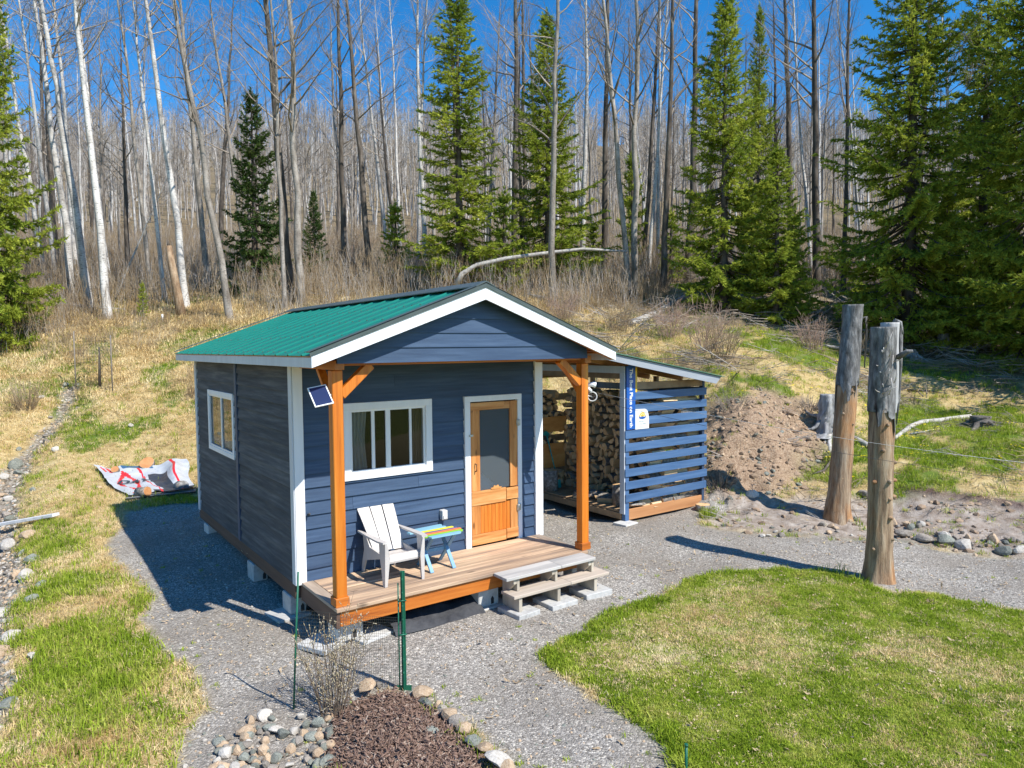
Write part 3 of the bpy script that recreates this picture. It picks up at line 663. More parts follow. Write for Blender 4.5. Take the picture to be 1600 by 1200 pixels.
# porch frame
porchx = [.136, 3.644]
for i, x in enumerate(porchx):
    box('porch_post', stainz, cabin, x-.06, x+.06, -1.06, -.94, .0, 2.56, .006)
    t = MB()
    for a, b, c, d in ((x-.078, x+.078, -1.078, -1.061), (x-.078, x+.078, -.939, -.922), (x-.078, x-.061, -1.06, -.94), (x+.061, x+.078, -1.06, -.94)): t.box(a, b, c, d, .004, .10, .003)
    t.build('post_base_trim', stainx, cabin)
    s = 1 if i == 0 else -1
    MB().beam((x+s*.05, -1.0, 2.29), (x+s*.40, -1.0, 2.61), .10, .10, .005, up=(0, 1, 0)).build('porch_brace', stainz, cabin)
    MB().beam((x, -.95, 2.17), (x, -.56, 2.57), .05, .09, .004, up=(1, 0, 0)).build('porch_brace', stainz, cabin)
    box('side_beam', stainy, cabin, x-.055, x+.055, -1.125, -.026, 2.565, 2.665, .004)
box('header_beam', stainx, cabin, .20, 3.58, -1.06, -.94, 2.606, 2.72, .004)
for y in (-1.29, -.75, -.3):
    for s in (0, 1):
        xe, xi = (EL+.03, RX) if s == 0 else (ER-.03, RX)
        MB().beam((xe, y, roofz(xe)-.085), (xi, y, ZR-.085), .04, .09, .003).build('rafter', stainy, cabin)
for j in range(2):
    for s in (0, 1):
        x0_ = (3.66, 3.80)[j] if s else (-.10, .04)[j]
        zz = roofz(x0_)-.04
        box('soffit_board', stainx, cabin, x0_-.065, x0_+.065, -1.3, -.03 if s else -.03, zz-.052, zz-.034, .002)
# deck
for i in range(6):
    y1 = -.025-i*.1565
    box('deck_board', deckx, cabin, .195, 3.495, y1-.151, y1, -.038, 0-random.uniform(0, .003), .003)
box('deck_board', deckx, cabin, .05, 3.64, -1.118, -.970, -.038, .002, .004)
box('deck_border_board', decky, cabin, .05, .188, -.965, -.024, -.038, .001, .004); box('deck_border_board', decky, cabin, 3.50, 3.64, -.965, -.024, -.038, .001, .004)
box('deck_fascia', stainx, cabin, .10, 3.62, -1.085, -1.045, -.21, -.04, .004)
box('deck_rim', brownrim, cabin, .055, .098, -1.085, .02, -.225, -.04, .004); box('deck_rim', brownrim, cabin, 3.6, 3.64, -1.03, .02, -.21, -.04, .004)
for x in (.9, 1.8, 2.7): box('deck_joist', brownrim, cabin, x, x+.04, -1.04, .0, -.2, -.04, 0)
# roof: panels with ribs
def roof_side(s, y0, y1):
    xe, xi = (EL, RX) if s == 0 else (ER, RX)
    n = np.array([-(ZR-ZE), 0, abs(xi-xe)]) if s == 0 else np.array([(ZR-ZE), 0, abs(xi-xe)]); n = n/np.linalg.norm(n)
    prof = []
    w = y1-y0; k = 2; p = w/k
    y = y0
    prof.append((y0, 0))
    for i in range(k):
        c = y0+p*(i+.5)
        prof += [(c-p*.30, 0), (c-p*.28, .003), (c-p*.26, 0), (c-.028, 0), (c-.010, .015), (c+.010, .015), (c+.028, 0), (c+p*.26, 0), (c+p*.28, .003), (c+p*.30, 0)]
    prof.append((y1, 0))
    e = np.array([xe-.02*(1 if s == 0 else -1), 0, ZE-.02*SLO]); r = np.array([xi, 0, ZR])
    V = []
    for q in (e, r):
        for (yy, h) in prof: V.append(q+n*h+np.array([0, yy, 0]))
    m = len(prof); V2 = [v-n*.006 for v in V]
    F = [(i, i+1, m+i+1, m+i) for i in range(m-1)]+[(2*m+i, 3*m+i, 3*m+i+1, 2*m+i+1) for i in range(m-1)]+[(i, 2*m+i, 2*m+i+1, i+1) for i in range(m-1)]
    return MB().add(V+V2, F).build('roof_panel', roofm, cabin)
ys = np.linspace(FL+.002, BK-.002, 9)
for s in (0, 1):
    for a, b in zip(ys[:-1], ys[1:]): roof_side(s, a, b-.003)
mb = MB()
for k, yy in enumerate(np.arange(FL+.12, BK-.05, (BK-FL)/32)):
    for q in range(5):
        t = .03+q*.235; x = EL+(RX-EL)*t; z = ZE+(ZR-ZE)*t; mb.box(x-.008, x+.008, yy-.008, yy+.008, z+.002, z+.012)
tag(mb.build('roof_screws', trimdark, cabin), kind='stuff')
nl = np.array([-(ZR-ZE), 0, RX-EL]); nl /= np.linalg.norm(nl)
for s in (0, 1):
    xe = EL if s == 0 else ER; sg_ = 1 if s == 0 else -1
    # sheathing under the panels
    o3 = .012
    MB().poly([(xe, FL+.01, roofz(xe)-o3), (RX, FL+.01, ZR-o3), (RX, FL+.01, ZR-o3-.025), (xe, FL+.01, roofz(xe)-o3-.025)], BK-FL-.02, (0, 1, 0)).build('roof_sheathing', stainx, cabin)
    # rakes
    MB().poly([(xe, FL-.022, roofz(xe)-.012), (RX, FL-.022, ZR-.012), (RX, FL-.022, ZR-.155), (xe, FL-.022, roofz(xe)-.128)], .022, (0, 1, 0)).build('rake_board', white, cabin)
    MB().poly([(xe, BK, roofz(xe)-.012), (RX, BK, ZR-.012), (RX, BK, ZR-.155), (xe, BK, roofz(xe)-.128)], .022, (0, 1, 0)).build('rake_board', grey_shade_white, cabin)
    # dark edge flashing
    for (ya, yb) in ((FL-.034, FL+.075), (BK-.06, BK+.034)):
        MB().poly([(xe-sg_*.02, ya, roofz(xe)+.036), (RX, ya, ZR+.045), (RX, ya, ZR+.033), (xe-sg_*.02, ya, roofz(xe)+.024)], yb-ya, (0, 1, 0)).build('roof_edge_trim', trimdark, cabin)
    ya = FL-.034
    MB().poly([(xe-sg_*.02, ya, roofz(xe)+.034), (RX, ya, ZR+.043), (RX, ya, ZR-.014), (xe-sg_*.02, ya, roofz(xe)-.014)], .006, (0, 1, 0)).build('roof_edge_trim', trimdark, cabin)
box('eave_fascia', grey_shade_white, cabin, EL-.004, EL+.018, FL+.003, BK-.002, 2.60, 2.705, .003)
box('eave_fascia', grey_shade_white, cabin, ER-.018, ER+.004, FL+.003, BK-.002, 2.60, 2.705, .003)
box('eave_soffit', stainx, cabin, EL+.02, .0, -.02, BK-.02, 2.63, 2.65, 0)
mb = MB(); mb.poly([(RX-.14, FL-.036, ZR-.14*SLO+.048), (RX, FL-.036, ZR+.062), (RX+.14, FL-.036, ZR-.14*SLO+.048), (RX+.14, FL-.036, ZR-.14*SLO+.036), (RX, FL-.036, ZR+.048), (RX-.14, FL-.036, ZR-.14*SLO+.036)], BK-FL+.07, (0, 1, 0)); mb.build('ridge_cap', trimdark, cabin)
# outlet and hook on the front wall
MB().box(1.965, 2.045, -.075, .02, .47, .60, .008).box(1.975, 2.035, -.085, -.075, .485, .535, .006).build('outdoor_outlet', plast, cabin)
MB().tube([(.15, -.01, .81), (.15, -.05, .81), (.15, -.07, .83)], .012, 6).build('wall_hook', black, cabin)
# ---- things round the cabin
bed = thing('bed', 'bed with a pale quilt behind the screen door', 'bed', (2.85, .75, -.035))
box('mattress', curtain2, bed, 2.45, 3.4, .45, 2.3, .1, .42, .03)
mb = MB(); V = []; F = []; n = 16
for i in range(n+1):
    for j in range(n+1):
        x = 2.47+.9*i/n; y = .40+1.5*j/n; s = math.sin(math.pi*i/n)**.4*math.sin(math.pi*min(1, (j+.0)/n*1.02))**.3
        V.append((x, y, .36+.62*s+.03*vn(x*9, y*9, 1, 2)))
for i in range(n):
    for j in range(n): F.append((i*(n+1)+j, (i+1)*(n+1)+j, (i+1)*(n+1)+j+1, i*(n+1)+j+1))
mb.add(V, F, 0, True).build('quilt', quilt, bed)
for k, (x, z) in enumerate(((2.46, 0), (3.36, 0), (2.46, 1), (3.36, 1))): box('leg', dark, bed, x, x+.04, .46+z*1.75, .5+z*1.75, -.035, .1, 0)
# steps
steps = thing('wooden_steps', 'two weathered plank steps leading up to the cabin porch', 'steps', (2.85, -1.3, -.41))
for a, b in ((2.07, 2.93), (2.934, 3.515)):
    box('upper_tread', greywood, steps, a, b, -1.405, -1.125, -.035, .003, .004)
for a, b in ((2.11, 3.0), (3.004, 3.665)):
    box('lower_tread', treadwood, steps, a, b, -1.505, -1.225, -.235, -.197, .004)
for x in (2.20, 2.80, 3.42):
    MB().poly([(x, -1.13, -.41), (x, -1.13, -.036), (x, -1.37, -.036), (x, -1.37, -.10), (x, -1.22, -.238), (x, -1.48, -.238), (x, -1.48, -.41)], .045, (1, 0, 0)).build('stringer', stringer, steps)
    box('riser_block', stringer, steps, x+.05, x+.09, -1.37, -1.2, -.195, -.036, .003)
# concrete blocks and pavers
def slab(x, y, sx, sy, z0, z1, rz, label, nm='concrete_paver', grp='concrete pavers round the porch', m=concrete, cat='paver'):
    o = MB().box(-sx/2, sx/2, -sy/2, sy/2, 0, z1-z0, .006, R=rotm('Z', rz), c=(0, 0, 0)).build(nm, m, None, loc=(0, 0, 0)); o.location = (x, y, z0); ORG[o.name] = np.array([x, y, z0])
    return tag(o, label, cat, grp)
slab(.12, -.72, .62, .42, -.50, -.445, .45, 'pale paver under the front left porch block, broken corner outwards')
slab(.55, -.88, .46, .30, -.50, -.448, .25, 'pale paver lying right of the front left porch block')
slab(-.02, .30, .42, .42, -.50, -.44, .12, 'pale paver under the front left corner of the cabin')
slab(2.05, -.86, .62, .40, -.50, -.45, .05, 'long pale paver under the middle porch block left of the steps')
slab(2.28, -1.36, .34, .42, -.50, -.412, .08, 'grey paver under the left stringer of the steps')
slab(2.84, -1.38, .42, .40, -.50, -.412, .03, 'grey paver under the middle stringer of the steps')
slab(3.46, -1.36, .44, .38, -.50, -.412, -.04, 'grey paver under the right stringer of the steps')
slab(3.95, -.45, .34, .30, -.46, -.40, .3, 'pale paver lying on the gravel behind the right porch post')
slab(6.12, .66, .34, .30, -.40, -.345, .1, 'pale paver under the front corner post of the woodshed')
def cblock(x, y, z0, z1, lab, sx=.30, sy=.20):
    t = thing('concrete_block', lab, 'block', (x, y, z0), 'concrete blocks carrying the cabin')
    MB().box(x-sx/2, x+sx/2, y-sy/2, y+sy/2, z0, z1, .01).build('block_body', concrete, t)
    MB().poly([(x+.03, y-sy/2-.002, z0+.02), (x+.075, y-sy/2-.002, z0+.02), (x+.075, y-sy/2-.002, z0+.09), (x+.052, y-sy/2-.002, z0+.12), (x+.03, y-sy/2-.002, z0+.09)], .012, (0, 1, 0)).build('painted_hollow', dark, t)  # flat dark plate on a solid block, painting the shade of a hole
cblock(.27, -.80, -.445, -.22, 'concrete block under the front left corner of the porch', .30, .28)
cblock(2.08, -.90, -.45, -.21, 'concrete block under the porch just left of the steps')
cblock(.07, .33, -.44, -.215, 'concrete block under the front left corner of the cabin wall', .2, .3)
cblock(.07, 1.9, -.46, -.215, 'concrete block half way along the left cabin wall', .2, .3)
cblock(.07, 4.6, -.46, -.215, 'concrete block under the back left corner of the cabin', .2, .3)
cblock(3.55, -.9, -.47, -.21, 'concrete block under the front right corner of the porch', .2, .2)
cblock(3.6, 2.5, -.47, -.215, 'concrete block under the right cabin wall')
# crumpled ground cloth under the deck
mb = MB(); V = []; F = []; n = 40
for i in range(n+1):
    for j in range(7):
        x = .75+1.2*i/n; y = -1.14+.55*j/6; V.append((x, y+.05*float(vn(x, 0, .2, 1)), -.47+.13*float(fbm(x, y, .16, 3))*(j > 0)+.05*(j > 2)))
for i in range(n):
    for j in range(6): F.append((i*7+j, (i+1)*7+j, (i+1)*7+j+1, i*7+j+1))
tag(mb.add(V, F, 0, True).build('ground_cloth', fabricb, None, loc=(1.3, -.9, -.47)), 'crumpled black ground cloth bunched under the porch deck', 'ground cloth')
# adirondack chair
ch = thing('adirondack_chair', 'white plastic slatted armchair standing on the porch deck', 'chair', (1.03, -.45, .002))
CX = 1.03
for k, (a0, b0, a1, b1, top) in enumerate(((-.195, -.072, -.255, -.096, .905), (-.060, .060, -.080, .080, .925), (.072, .195, .096, .255, .905))):
    V = []; F = []; n = 8
    for i in range(n+1):
        t = i/n; z = top; y = -.36+.40*t+.04*t*t; w0 = a0+(a1-a0)*t; w1 = b0+(b1-b0)*t
        cv = .05*(1-((w0+w1)/2/.2)**2); inset = .014 if i == n else 0
        for (x, dy) in ((w0+inset*(k == 0)*1.5, .5), (w1-inset*(k == 2)*1.5, .5), (w1-inset*(k == 2)*1.5, 0), (w0+inset*(k == 0)*1.5, 0)):
            V.append((CX+x, y+.02*dy*2+cv*.5-.12*(x*x)*4*0+(-.6*x*x), .30+(top-1.1*x*x-.30)*t))
    for i in range(n):
        for j in range(4): F.append((i*4+j, i*4+(j+1) % 4, i*4+4+(j+1) % 4, i*4+4+j))
    F += [(0, 3, 2, 1), (n*4, n*4+1, n*4+2, n*4+3)]
    MB().add(V, F).build('back_slat', chairm, ch)
V = []; F = []
sp = [(-.36, .285), (-.45, .285), (-.56, .305), (-.66, .34), (-.72, .35), (-.755, .33), (-.765, .28)]
for (y, z) in sp:
    wf = .21+(.05 if y < -.6 else 0)
    for x in (-wf, wf): V.append((CX+x, y, z))
    for x in (-wf, wf): V.append((CX+x, y+.006, z-.022))
for i in range(len(sp)-1):
    a = i*4; F += [(a, a+1, a+5, a+4), (a+3, a+2, a+6, a+7), (a+2, a, a+4, a+6), (a+1, a+3, a+7, a+5)]
F += [(0, 2, 3, 1), (24, 25, 27, 26)]
MB().add(V, F).build('seat', chairm, ch)
for s in (-1, 1):
    xo = CX+s*.262
    P_ = [(-.035, -.80), (.03, -.82), (.05, -.70), (.035, -.35), (.01, -.05), (-.02, -.04), (-.03, -.4)]
    pr = [(xo+s*px_, py_, .535+.012*math.sin(i)) for i, (px_, py_) in enumerate(P_)]
    MB().poly([(a, b, .54-(b+.8)*.02) for a, b, c in pr], .022, (0, 0, -1)).build('arm', chairm, ch)
    MB().poly([(xo, -.80, .52), (xo, -.64, .52), (xo, -.655, .36), (xo, -.70, .18), (xo, -.735, .0), (xo, -.775, .0)], .022, (-s, 0, 0)).build('front_leg', chairm, ch)
    MB().poly([(xo-s*.002, -.795, .52), (xo-s*.002, -.775, .0), (xo-s*.035, -.775, .0), (xo-s*.06, -.79, .3), (xo-s*.06, -.795, .34), (xo-s*.03, -.80, .52)], .014, (0, -1, 0)).build('front_leg', chairm, ch)
    xr_ = CX+s*.225
    MB().poly([(xr_, -.30, .36), (xr_, -.18, .50), (xr_, -.10, .50), (xr_, -.13, .30), (xr_, -.08, .16), (xr_, -.04, .0), (xr_, -.085, .0), (xr_, -.17, .17), (xr_, -.62, .29), (xr_, -.66, .335)], .022, (-s, 0, 0)).build('rear_leg', chairm, ch)
# folding side table with painted slats
tb = thing('side_table', 'folding side table with rainbow painted slats beside the white chair', 'table', (1.62, -.46, .002))
rows = [(tblue, 1.40, 1.86, -.30, -.225, .06), (tblue, 1.30, 1.86, -.375, -.305, 0), (tyel, 1.38, 1.93, -.45, -.38, 0), (tpur, 1.36, 1.95, -.50, -.455, 0), (tora, 1.35, 1.97, -.575, -.505, 0), (tgrn, 1.37, 1.95, -.64, -.58, 0), (tblue, 1.42, 1.88, -.715, -.645, 0)]
for m, a, b, c, d, rz in rows:
    k = [(a+.02, c), (b-.04, c), (b-.012, c+.012), (b, (c+d)/2+.005), (b-.008, d), (a+.01, d), (a, d-.02)]
    R_ = np.array([math.cos(rz), math.sin(rz)])
    MB().poly([(x*1, y+(x-a)*math.tan(rz), .465) for x, y in k], .018, (0, 0, -1)).build('table_slat', m, tb)
for x in (1.47, 1.79):
    MB().beam((x, -.30, .446), (x, -.655, .0), .022, .05, .003, up=(1, 0, 0)).build('leg', tleg, tb)
    MB().beam((x+.03, -.64, .446), (x+.03, -.24, .0), .022, .05, .003, up=(1, 0, 0)).build('leg', tleg, tb)
MB().box(1.49, 1.78, -.46, -.42, .20, .245, .003).build('crossbar', tleg, tb)
# solar panel on the left post
sp_ = thing('solar_panel', 'small white framed solar panel fixed to the left porch post', 'solar panel', (.05, -1.06, 2.3))
c = np.array([-.075, -1.12, 2.305]); ux = np.array([.96, -.05, .16]); ux /= np.linalg.norm(ux); nn = np.array([-.25, -.75, .6]); nn -= ux*(nn@ux); nn /= np.linalg.norm(nn); uz = np.cross(nn, ux)*-1
uz = uz if uz[2] > 0 else -uz
P_ = [c+ux*a*.10+uz*b*.125 for a, b in ((-1, -1), (1, -1), (1, 1), (-1, 1))]
MB().poly(P_, .012, -nn).build('panel_back', whplast, sp_)
P2 = [c+ux*a*.088+uz*b*.113+nn*.002 for a, b in ((-1, -1), (1, -1), (1, 1), (-1, 1))]
MB().poly(P2, .003, -nn).build('solar_cells', solarm, sp_)
MB().tube([c-nn*.012, c-nn*.05, (.07, -1.03, 2.30)], .012, 6).build('bracket', whplast, sp_)
# pulley, camera and clothes lines on the right post
pu = thing('clothesline_pulley', 'round pulley wheel for the clothesline on the right porch post', 'pulley', (3.72, -1.0, 2.1))
a = np.linspace(0, 2*np.pi, 21); cc = np.array([3.80, -1.03, 2.10]); dx_ = np.array([.72, -.5, -.12]); dx_ /= np.linalg.norm(dx_); zu = np.array([0, 0, 1.]); zu -= dx_*(zu@dx_); zu /= np.linalg.norm(zu)
MB().tube([cc+.062*(math.cos(t)*dx_+math.sin(t)*zu) for t in a[:-1]]+[cc+.062*dx_], .010, 6, cap=False).build('pulley_rim', plast, pu)
mb = MB()
for t in np.arange(6)*math.pi/3: mb.tube([cc, cc+.055*(math.cos(t)*dx_+math.sin(t)*zu)], .007, 5)
mb.build('pulley_spokes', black, pu)
MB().tube([cc, cc-dx_*.05-zu*.0, (3.70, -1.0, 2.11)], .009, 6).build('pulley_hook', metal, pu)
cm = thing('floodlight', 'small white floodlight fixture under the beam of the right porch post', 'light', (3.72, -1.0, 2.25))
MB().box(3.705, 3.72, -1.04, -.96, 2.2, 2.31, .003).build('mount_plate', whplast, cm)
MB().tube([(3.74, -1.0, 2.26), (3.80, -1.03, 2.27), (3.84, -1.05, 2.26)], [.02, .035, .045], 10).build('lamp_head', whplast, cm)
MB().tube([(3.74, -1.0, 2.22), (3.78, -1.03, 2.17)], [.03, .026], 10).build('sensor', whplast, cm)
for k, (za, pxy) in enumerate(((2.155, (1760, 741)), (2.04, (1760, 772)))):
    A = np.array([3.84, -1.05, za]); B = CAM+ray(*pxy)*8.4; pts = []
    for t in np.linspace(0, 1, 24): p = A+(B-A)*t; p[2] -= .10*math.sin(math.pi*t)*(1+k*.15); pts.append(p)
    o = MB().tube(pts, .0026, 4).build('clothesline', metal if k == 0 else black, None, loc=A)
    tag(o, ('upper' if k == 0 else 'lower')+' strand of the wire clothesline running from the porch post pulley', 'clothesline', 'clothesline strands')

# ------------------------------------------------------------------ woodshed
SX, SY, SW, SD, SZ = 6.16, .71, 2.19, 3.25, -.35
shed = thing('woodshed', 'lean-to firewood shed with blue slatted front beside the cabin', 'shed', (SX, SY, SZ))
box('corner_post', slat_blue, shed, SX+.005, SX+.10, SY, SY+.09, SZ+.005, 2.43, .004)
box('corner_post', blue_trim, shed, SX+SW-.09, SX+SW-.02, SY+.005, SY+.09, SZ+.05, 2.13, .004)
box('corner_post', lumber, shed, SX+.005, SX+.09, SY+SD-.09, SY+SD, SZ, 2.50, .004); box('corner_post', lumber, shed, SX+SW-.09, SX+SW, SY+SD-.09, SY+SD, SZ, 2.15, .004)
box('door_post_trim', grey_shade_white, shed, SX-.022, SX+.0, SY-.002, SY+.115, -.22, 2.30, .003)
box('opening_beam', grey_shade_white, shed, SX-.022, SX+.0, SY+.0, SY+SD, 2.30, 2.43, .003)
box('opening_beam', lumber, shed, SX+.003, SX+.09, SY+.09, SY+SD-.09, 2.20, 2.36, .003)
box('post_stud', lumber, shed, SX+SW-.09, SX+SW-.01, SY+1.2, SY+1.29, -.2, 2.15, .003)
for i in range(9):
    z1 = 1.965-i*.2285; w0 = SX-.01 if i > 2 else SX+.03
    dx = random.uniform(-.01, .012)
    box('front_slat', slat_blue, shed, w0+dx, SX+SW+random.uniform(.0, .03), SY-.024, SY-.002, z1-.142, z1, .003)
for i in range(9):
    z1 = 1.965-i*.2285; box('side_slat', slat_blue, shed, SX+SW, SX+SW+.02, SY+.02, SY+SD, z1-.142, z1, .002)
for i in (1, 3, 5, 7, 8):
    z1 = 1.965-i*.2285; box('back_slat', lumber, shed, SX+.02, SX+SW, SY+SD, SY+SD+.02, z1-.15, z1, .002)
box('top_rail', lumber, shed, SX+.1, SX+SW-.09, SY+.01, SY+.05, 2.0, 2.13, .003)
box('top_rail', lumber, shed, SX+.09, SX+SW-.09, SY+SD-.06, SY+SD-.02, 2.10, 2.24, .003)
box('front_sill_board', orlumber, shed, SX+.10, SX+SW-.10, SY-.0, SY+.04, -.335, -.145, .004)
box('side_sill_board', lumber, shed, SX-.018, SX+.003, SY+.09, SY+SD, -.33, -.215, .004)
n = 16
for i in range(n):
    y = SY+.05+i*(SD-.1)/n; box('floor_board', lumber, shed, SX+.005, SX+SW-.01, y+.004, y+(SD-.1)/n-.004, -.21, -.18, .002)
def srz(x): return 2.654+(2.187-2.654)*(x-5.66)/(8.404-5.66)
SRX0, SRX1 = 3.72, 8.43
MB().poly([(5.35, .385, srz(5.35)-.012), (8.40, .385, srz(8.40)-.012), (8.26, .385, srz(8.4)-.135), (5.35, .385, srz(5.35)-.135)], .022, (0, 1, 0)).build('shed_fascia', mk('shed_fascia_paint', (.30, .33, .37), (.38, .41, .45), 9, GX, .6, .15, .002), shed)
mb = MB(); V = []; F = []; n = 48
for j, x in enumerate((5.0, 6.2, 7.3, 8.47)):
    for i in range(n*2+1):
        y = .35+i*3.95/(2*n); V.append((x, y, srz(x)+(.018 if i % 4 == 1 else 0)))
m_ = n*2+1
for j in range(3):
    for i in range(n*2): F.append((j*m_+i, j*m_+i+1, (j+1)*m_+i+1, (j+1)*m_+i))
V = V+[(x, y, z-.005) for x, y, z in V]; o_ = 4*m_
F += [(a+o_, d+o_, c_+o_, b+o_) for a, b, c_, d in F[:]]+[(j*m_, (j+1)*m_, (j+1)*m_+o_, j*m_+o_) for j in range(3)]+[(3*m_+i, 3*m_+i+o_, 3*m_+i+1+o_, 3*m_+i+1) for i in range(2*n)]
mb.add(V, F).build('shed_roof_sheet', shedroof, shed)
for y in (.44, 1.3, 2.2, 3.1, 4.0):
    MB().beam((5.05, y, srz(5.05)-.07), (8.35, y, srz(8.35)-.07), .045, .10, .003, up=(0, 0, 1)).build('shed_rafter', orlumber, shed)
for x in (5.5, 6.3, 7.2, 8.1): box('purlin', orlumber, shed, x, x+.05, .40, 4.2, srz(x+.05)-.022, srz(x+.05)-.008, 0)
box('ply_sheet', ply, shed, SX+.02, SX+.86, SY+SD-.62, SY+SD-.60, .98, 1.30, .002)
box('ply_sheet', ply, shed, SX+.02, SX+.80, SY+SD-.63, SY+SD-.61, .22, .74, .002)
for x in (SX+.03, SX+.84): box('ply_batten', lumber, shed, x, x+.04, SY+SD-.598, SY+SD-.55, -.18, 1.4, .002)
# sign on the shed post
sg2 = thing('sign', 'tall blue sign with white lettering and a white emblem plate on the shed post', 'sign', (SX+.02, SY-.03, 1.3))
yS = SY-.03
MB().poly([(6.17, yS, 1.30), (6.385, yS, 1.30), (6.385, yS, 2.47), (6.30, yS, 2.47), (6.17, yS, 2.425)], .012, (0, 1, 0)).build('blue_panel', signblue, sg2)
MB().poly([(6.388, yS+.002, 1.96), (6.432, yS+.002, 1.96), (6.432, yS+.002, 2.41), (6.388, yS+.002, 2.41)], .010, (0, 1, 0)).build('yellow_strip', signyel, sg2)
pl = MB().poly([(6.388, yS+.001, 1.29), (6.735, yS+.001, 1.29), (6.735, yS+.001, 1.45), (6.72, yS+.001, 1.56), (6.69, yS+.001, 1.62), (6.64, yS+.001, 1.648), (6.388, yS+.001, 1.655)], .010, (0, 1, 0)).build('emblem_plate', signwhite, sg2)
cx, cz = 6.565, 1.515
mb = MB()
for k in range(7):
    t0, t1 = math.pi*(k+.12)/7, math.pi*(k+.88)/7
    mb.poly([(cx+.055*math.cos(t0), yS-.002, cz+.05*math.sin(t0)), (cx+.085*math.cos(t0), yS-.002, cz+.08*math.sin(t0)), (cx+.085*math.cos(t1), yS-.002, cz+.08*math.sin(t1)), (cx+.055*math.cos(t1), yS-.002, cz+.05*math.sin(t1))], .002, (0, 1, 0))
mb.poly([(cx+.045*math.cos(t), yS-.002, cz+.042*math.sin(t)) for t in np.linspace(0, math.pi, 10)], .002, (0, 1, 0)); mb.build('sun_emblem', signyel, pl)
MB().poly([(cx-.09, yS-.003, cz+.008), (cx-.045, yS-.003, cz-.012), (cx, yS-.003, cz+.004), (cx+.045, yS-.003, cz-.012), (cx+.09, yS-.003, cz+.008), (cx+.075, yS-.003, cz-.035), (cx, yS-.003, cz-.05), (cx-.075, yS-.003, cz-.035)], .002, (0, 1, 0)).build('wave_emblem', signblue, pl)
def text(name, s, size, M4, mat, parent, ext=.001, bold=0):
    cu = bpy.data.curves.new(name, 'FONT'); cu.body = s; cu.size = size; cu.extrude = ext; cu.offset = bold; cu.align_x = 'LEFT'; cu.align_y = 'CENTER'
    t = bpy.data.objects.new(name, cu); me = bpy.data.meshes.new_from_object(t); bpy.data.objects.remove(t)
    V = np.array([v.co[:] for v in me.vertices])@np.array(M4)[:3, :3].T+np.array(M4)[:3, 3]-ORG[parent.name]
    for v, c_ in zip(me.vertices, V): v.co = c_
    me.materials.clear(); me.materials.append(mat); me.name = name
    o = bpy.data.objects.new(name, me); link(o, parent); return o
# reads from top to bottom: text x runs down, text y runs to the right... seen from the front
Mt = [[0, 1, 0, 6.278], [0, 0, -1, yS-.002], [-1, 0, 0, 2.385], [0, 0, 0, 1]]
text('lettering', 'The Best Place on Earth', .108, Mt, signwhite, sg2, .001, .0025)
for k, s in enumerate(('BRITISH', 'COLUMBIA')):
    text('small_lettering', s, .038, [[1, 0, 0, 6.475], [0, 0, -1, yS-.001], [0, 1, 0, 1.425-k*.045], [0, 0, 0, 1]], signgrey, pl, .0008)
mb = MB()
for k in range(2): mb.box(6.47, 6.67, yS-.002, yS-.0005, 1.335-k*.022, 1.341-k*.022)
mb.build('print_line', signgrey, pl)
# firewood
def wedge(kind, L, r, rg):
    """a split log along x, its end faces pale"""
    if kind == 0: a = np.sort(rg.uniform(0, 1, 7))*0+np.linspace(0, math.pi, 7); P = np.stack([np.cos(a), np.sin(a)], 1)
    elif kind == 1: a = np.linspace(math.pi*.2, math.pi*.85, 5); P = np.concatenate([[[0, -.1]], np.stack([np.cos(a), np.sin(a)], 1)*1.2-[0, .3]])
    elif kind == 2: a = np.linspace(0, 2*math.pi, 9)[:-1]; P = np.stack([np.cos(a), np.sin(a)], 1)*.85
    else: P = np.array([[-1, -.5], [1, -.6], [.85, .35], [.1, .7], [-.8, .5]])
    P = P*r*(1+rg.uniform(-.12, .12, (len(P), 1))); k = len(P)
    V = [(-L/2+rg.uniform(-.006, .006), x, z) for x, z in P]+[(L/2, x+rg.uniform(-.01, .01), z+rg.uniform(-.008, .008)) for x, z in P]
    mb = MB(); mb.add(V, [list(range(k))[::-1]], 0); s0 = 0
    sides = [[j, (j+1) % k, k+(j+1) % k, k+j] for j in range(k)]
    mb.f.append([k+j for j in range(k)]); mb.mi.append(0); mb.sm.append(False)
    for j, f in enumerate(sides):
        mb.f.append(f); mb.sm.append(False)
        flat = (kind == 0 and j == k-1) or (kind == 1 and j in (0, k-1)) or (kind == 3 and j in (0, 1, 4))
        mb.mi.append(2 if flat else 1)
    return mb
LOGS = []
for i in range(10):
    o = wedge([0, 1, 3, 0, 1, 2, 3, 1, 0, 3][i], .38, rng.uniform(.062, .085), rng).build('firewood_log', [logend, bark, logside]); me = o.data; bpy.data.objects.remove(o); LOGS.append(me)
LOGN = 0
def log(x, y, z, ax, roll, lab, grp='split firewood in the woodshed', jit=.1, s=1.0):
    global LOGN; LOGN += 1
    o = bpy.data.objects.new('firewood_log', random.choice(LOGS)); link(o); o.location = (x, y, z)
    yaw = (0 if ax == 'x' else math.pi/2)+random.uniform(-jit, jit)+(math.pi if random.random() < .5 else 0)
    o.rotation_euler = (roll, random.uniform(-.05, .05), yaw); o.scale = (random.uniform(.85, 1.1), s*random.uniform(.95, 1.35), s*random.uniform(.9, 1.25))
    tag(o, lab, 'firewood', grp); return o
z = -.12; row = 0
while z < 1.86:
    y = SY+.13+(row % 2)*.06
    while y < SY+SD-.65:
        log(SX+.98+random.uniform(-.06, .06), y, z, 'x', random.uniform(0, 6.28), 'split log '+('near the top' if z > 1.3 else 'at mid height' if z > .5 else 'low down')+' in the stack seen end-on through the woodshed opening', s=random.uniform(.85, 1.15)); y += random.uniform(.15, .19)
    z += .15; row += 1
z = -.12; row = 0
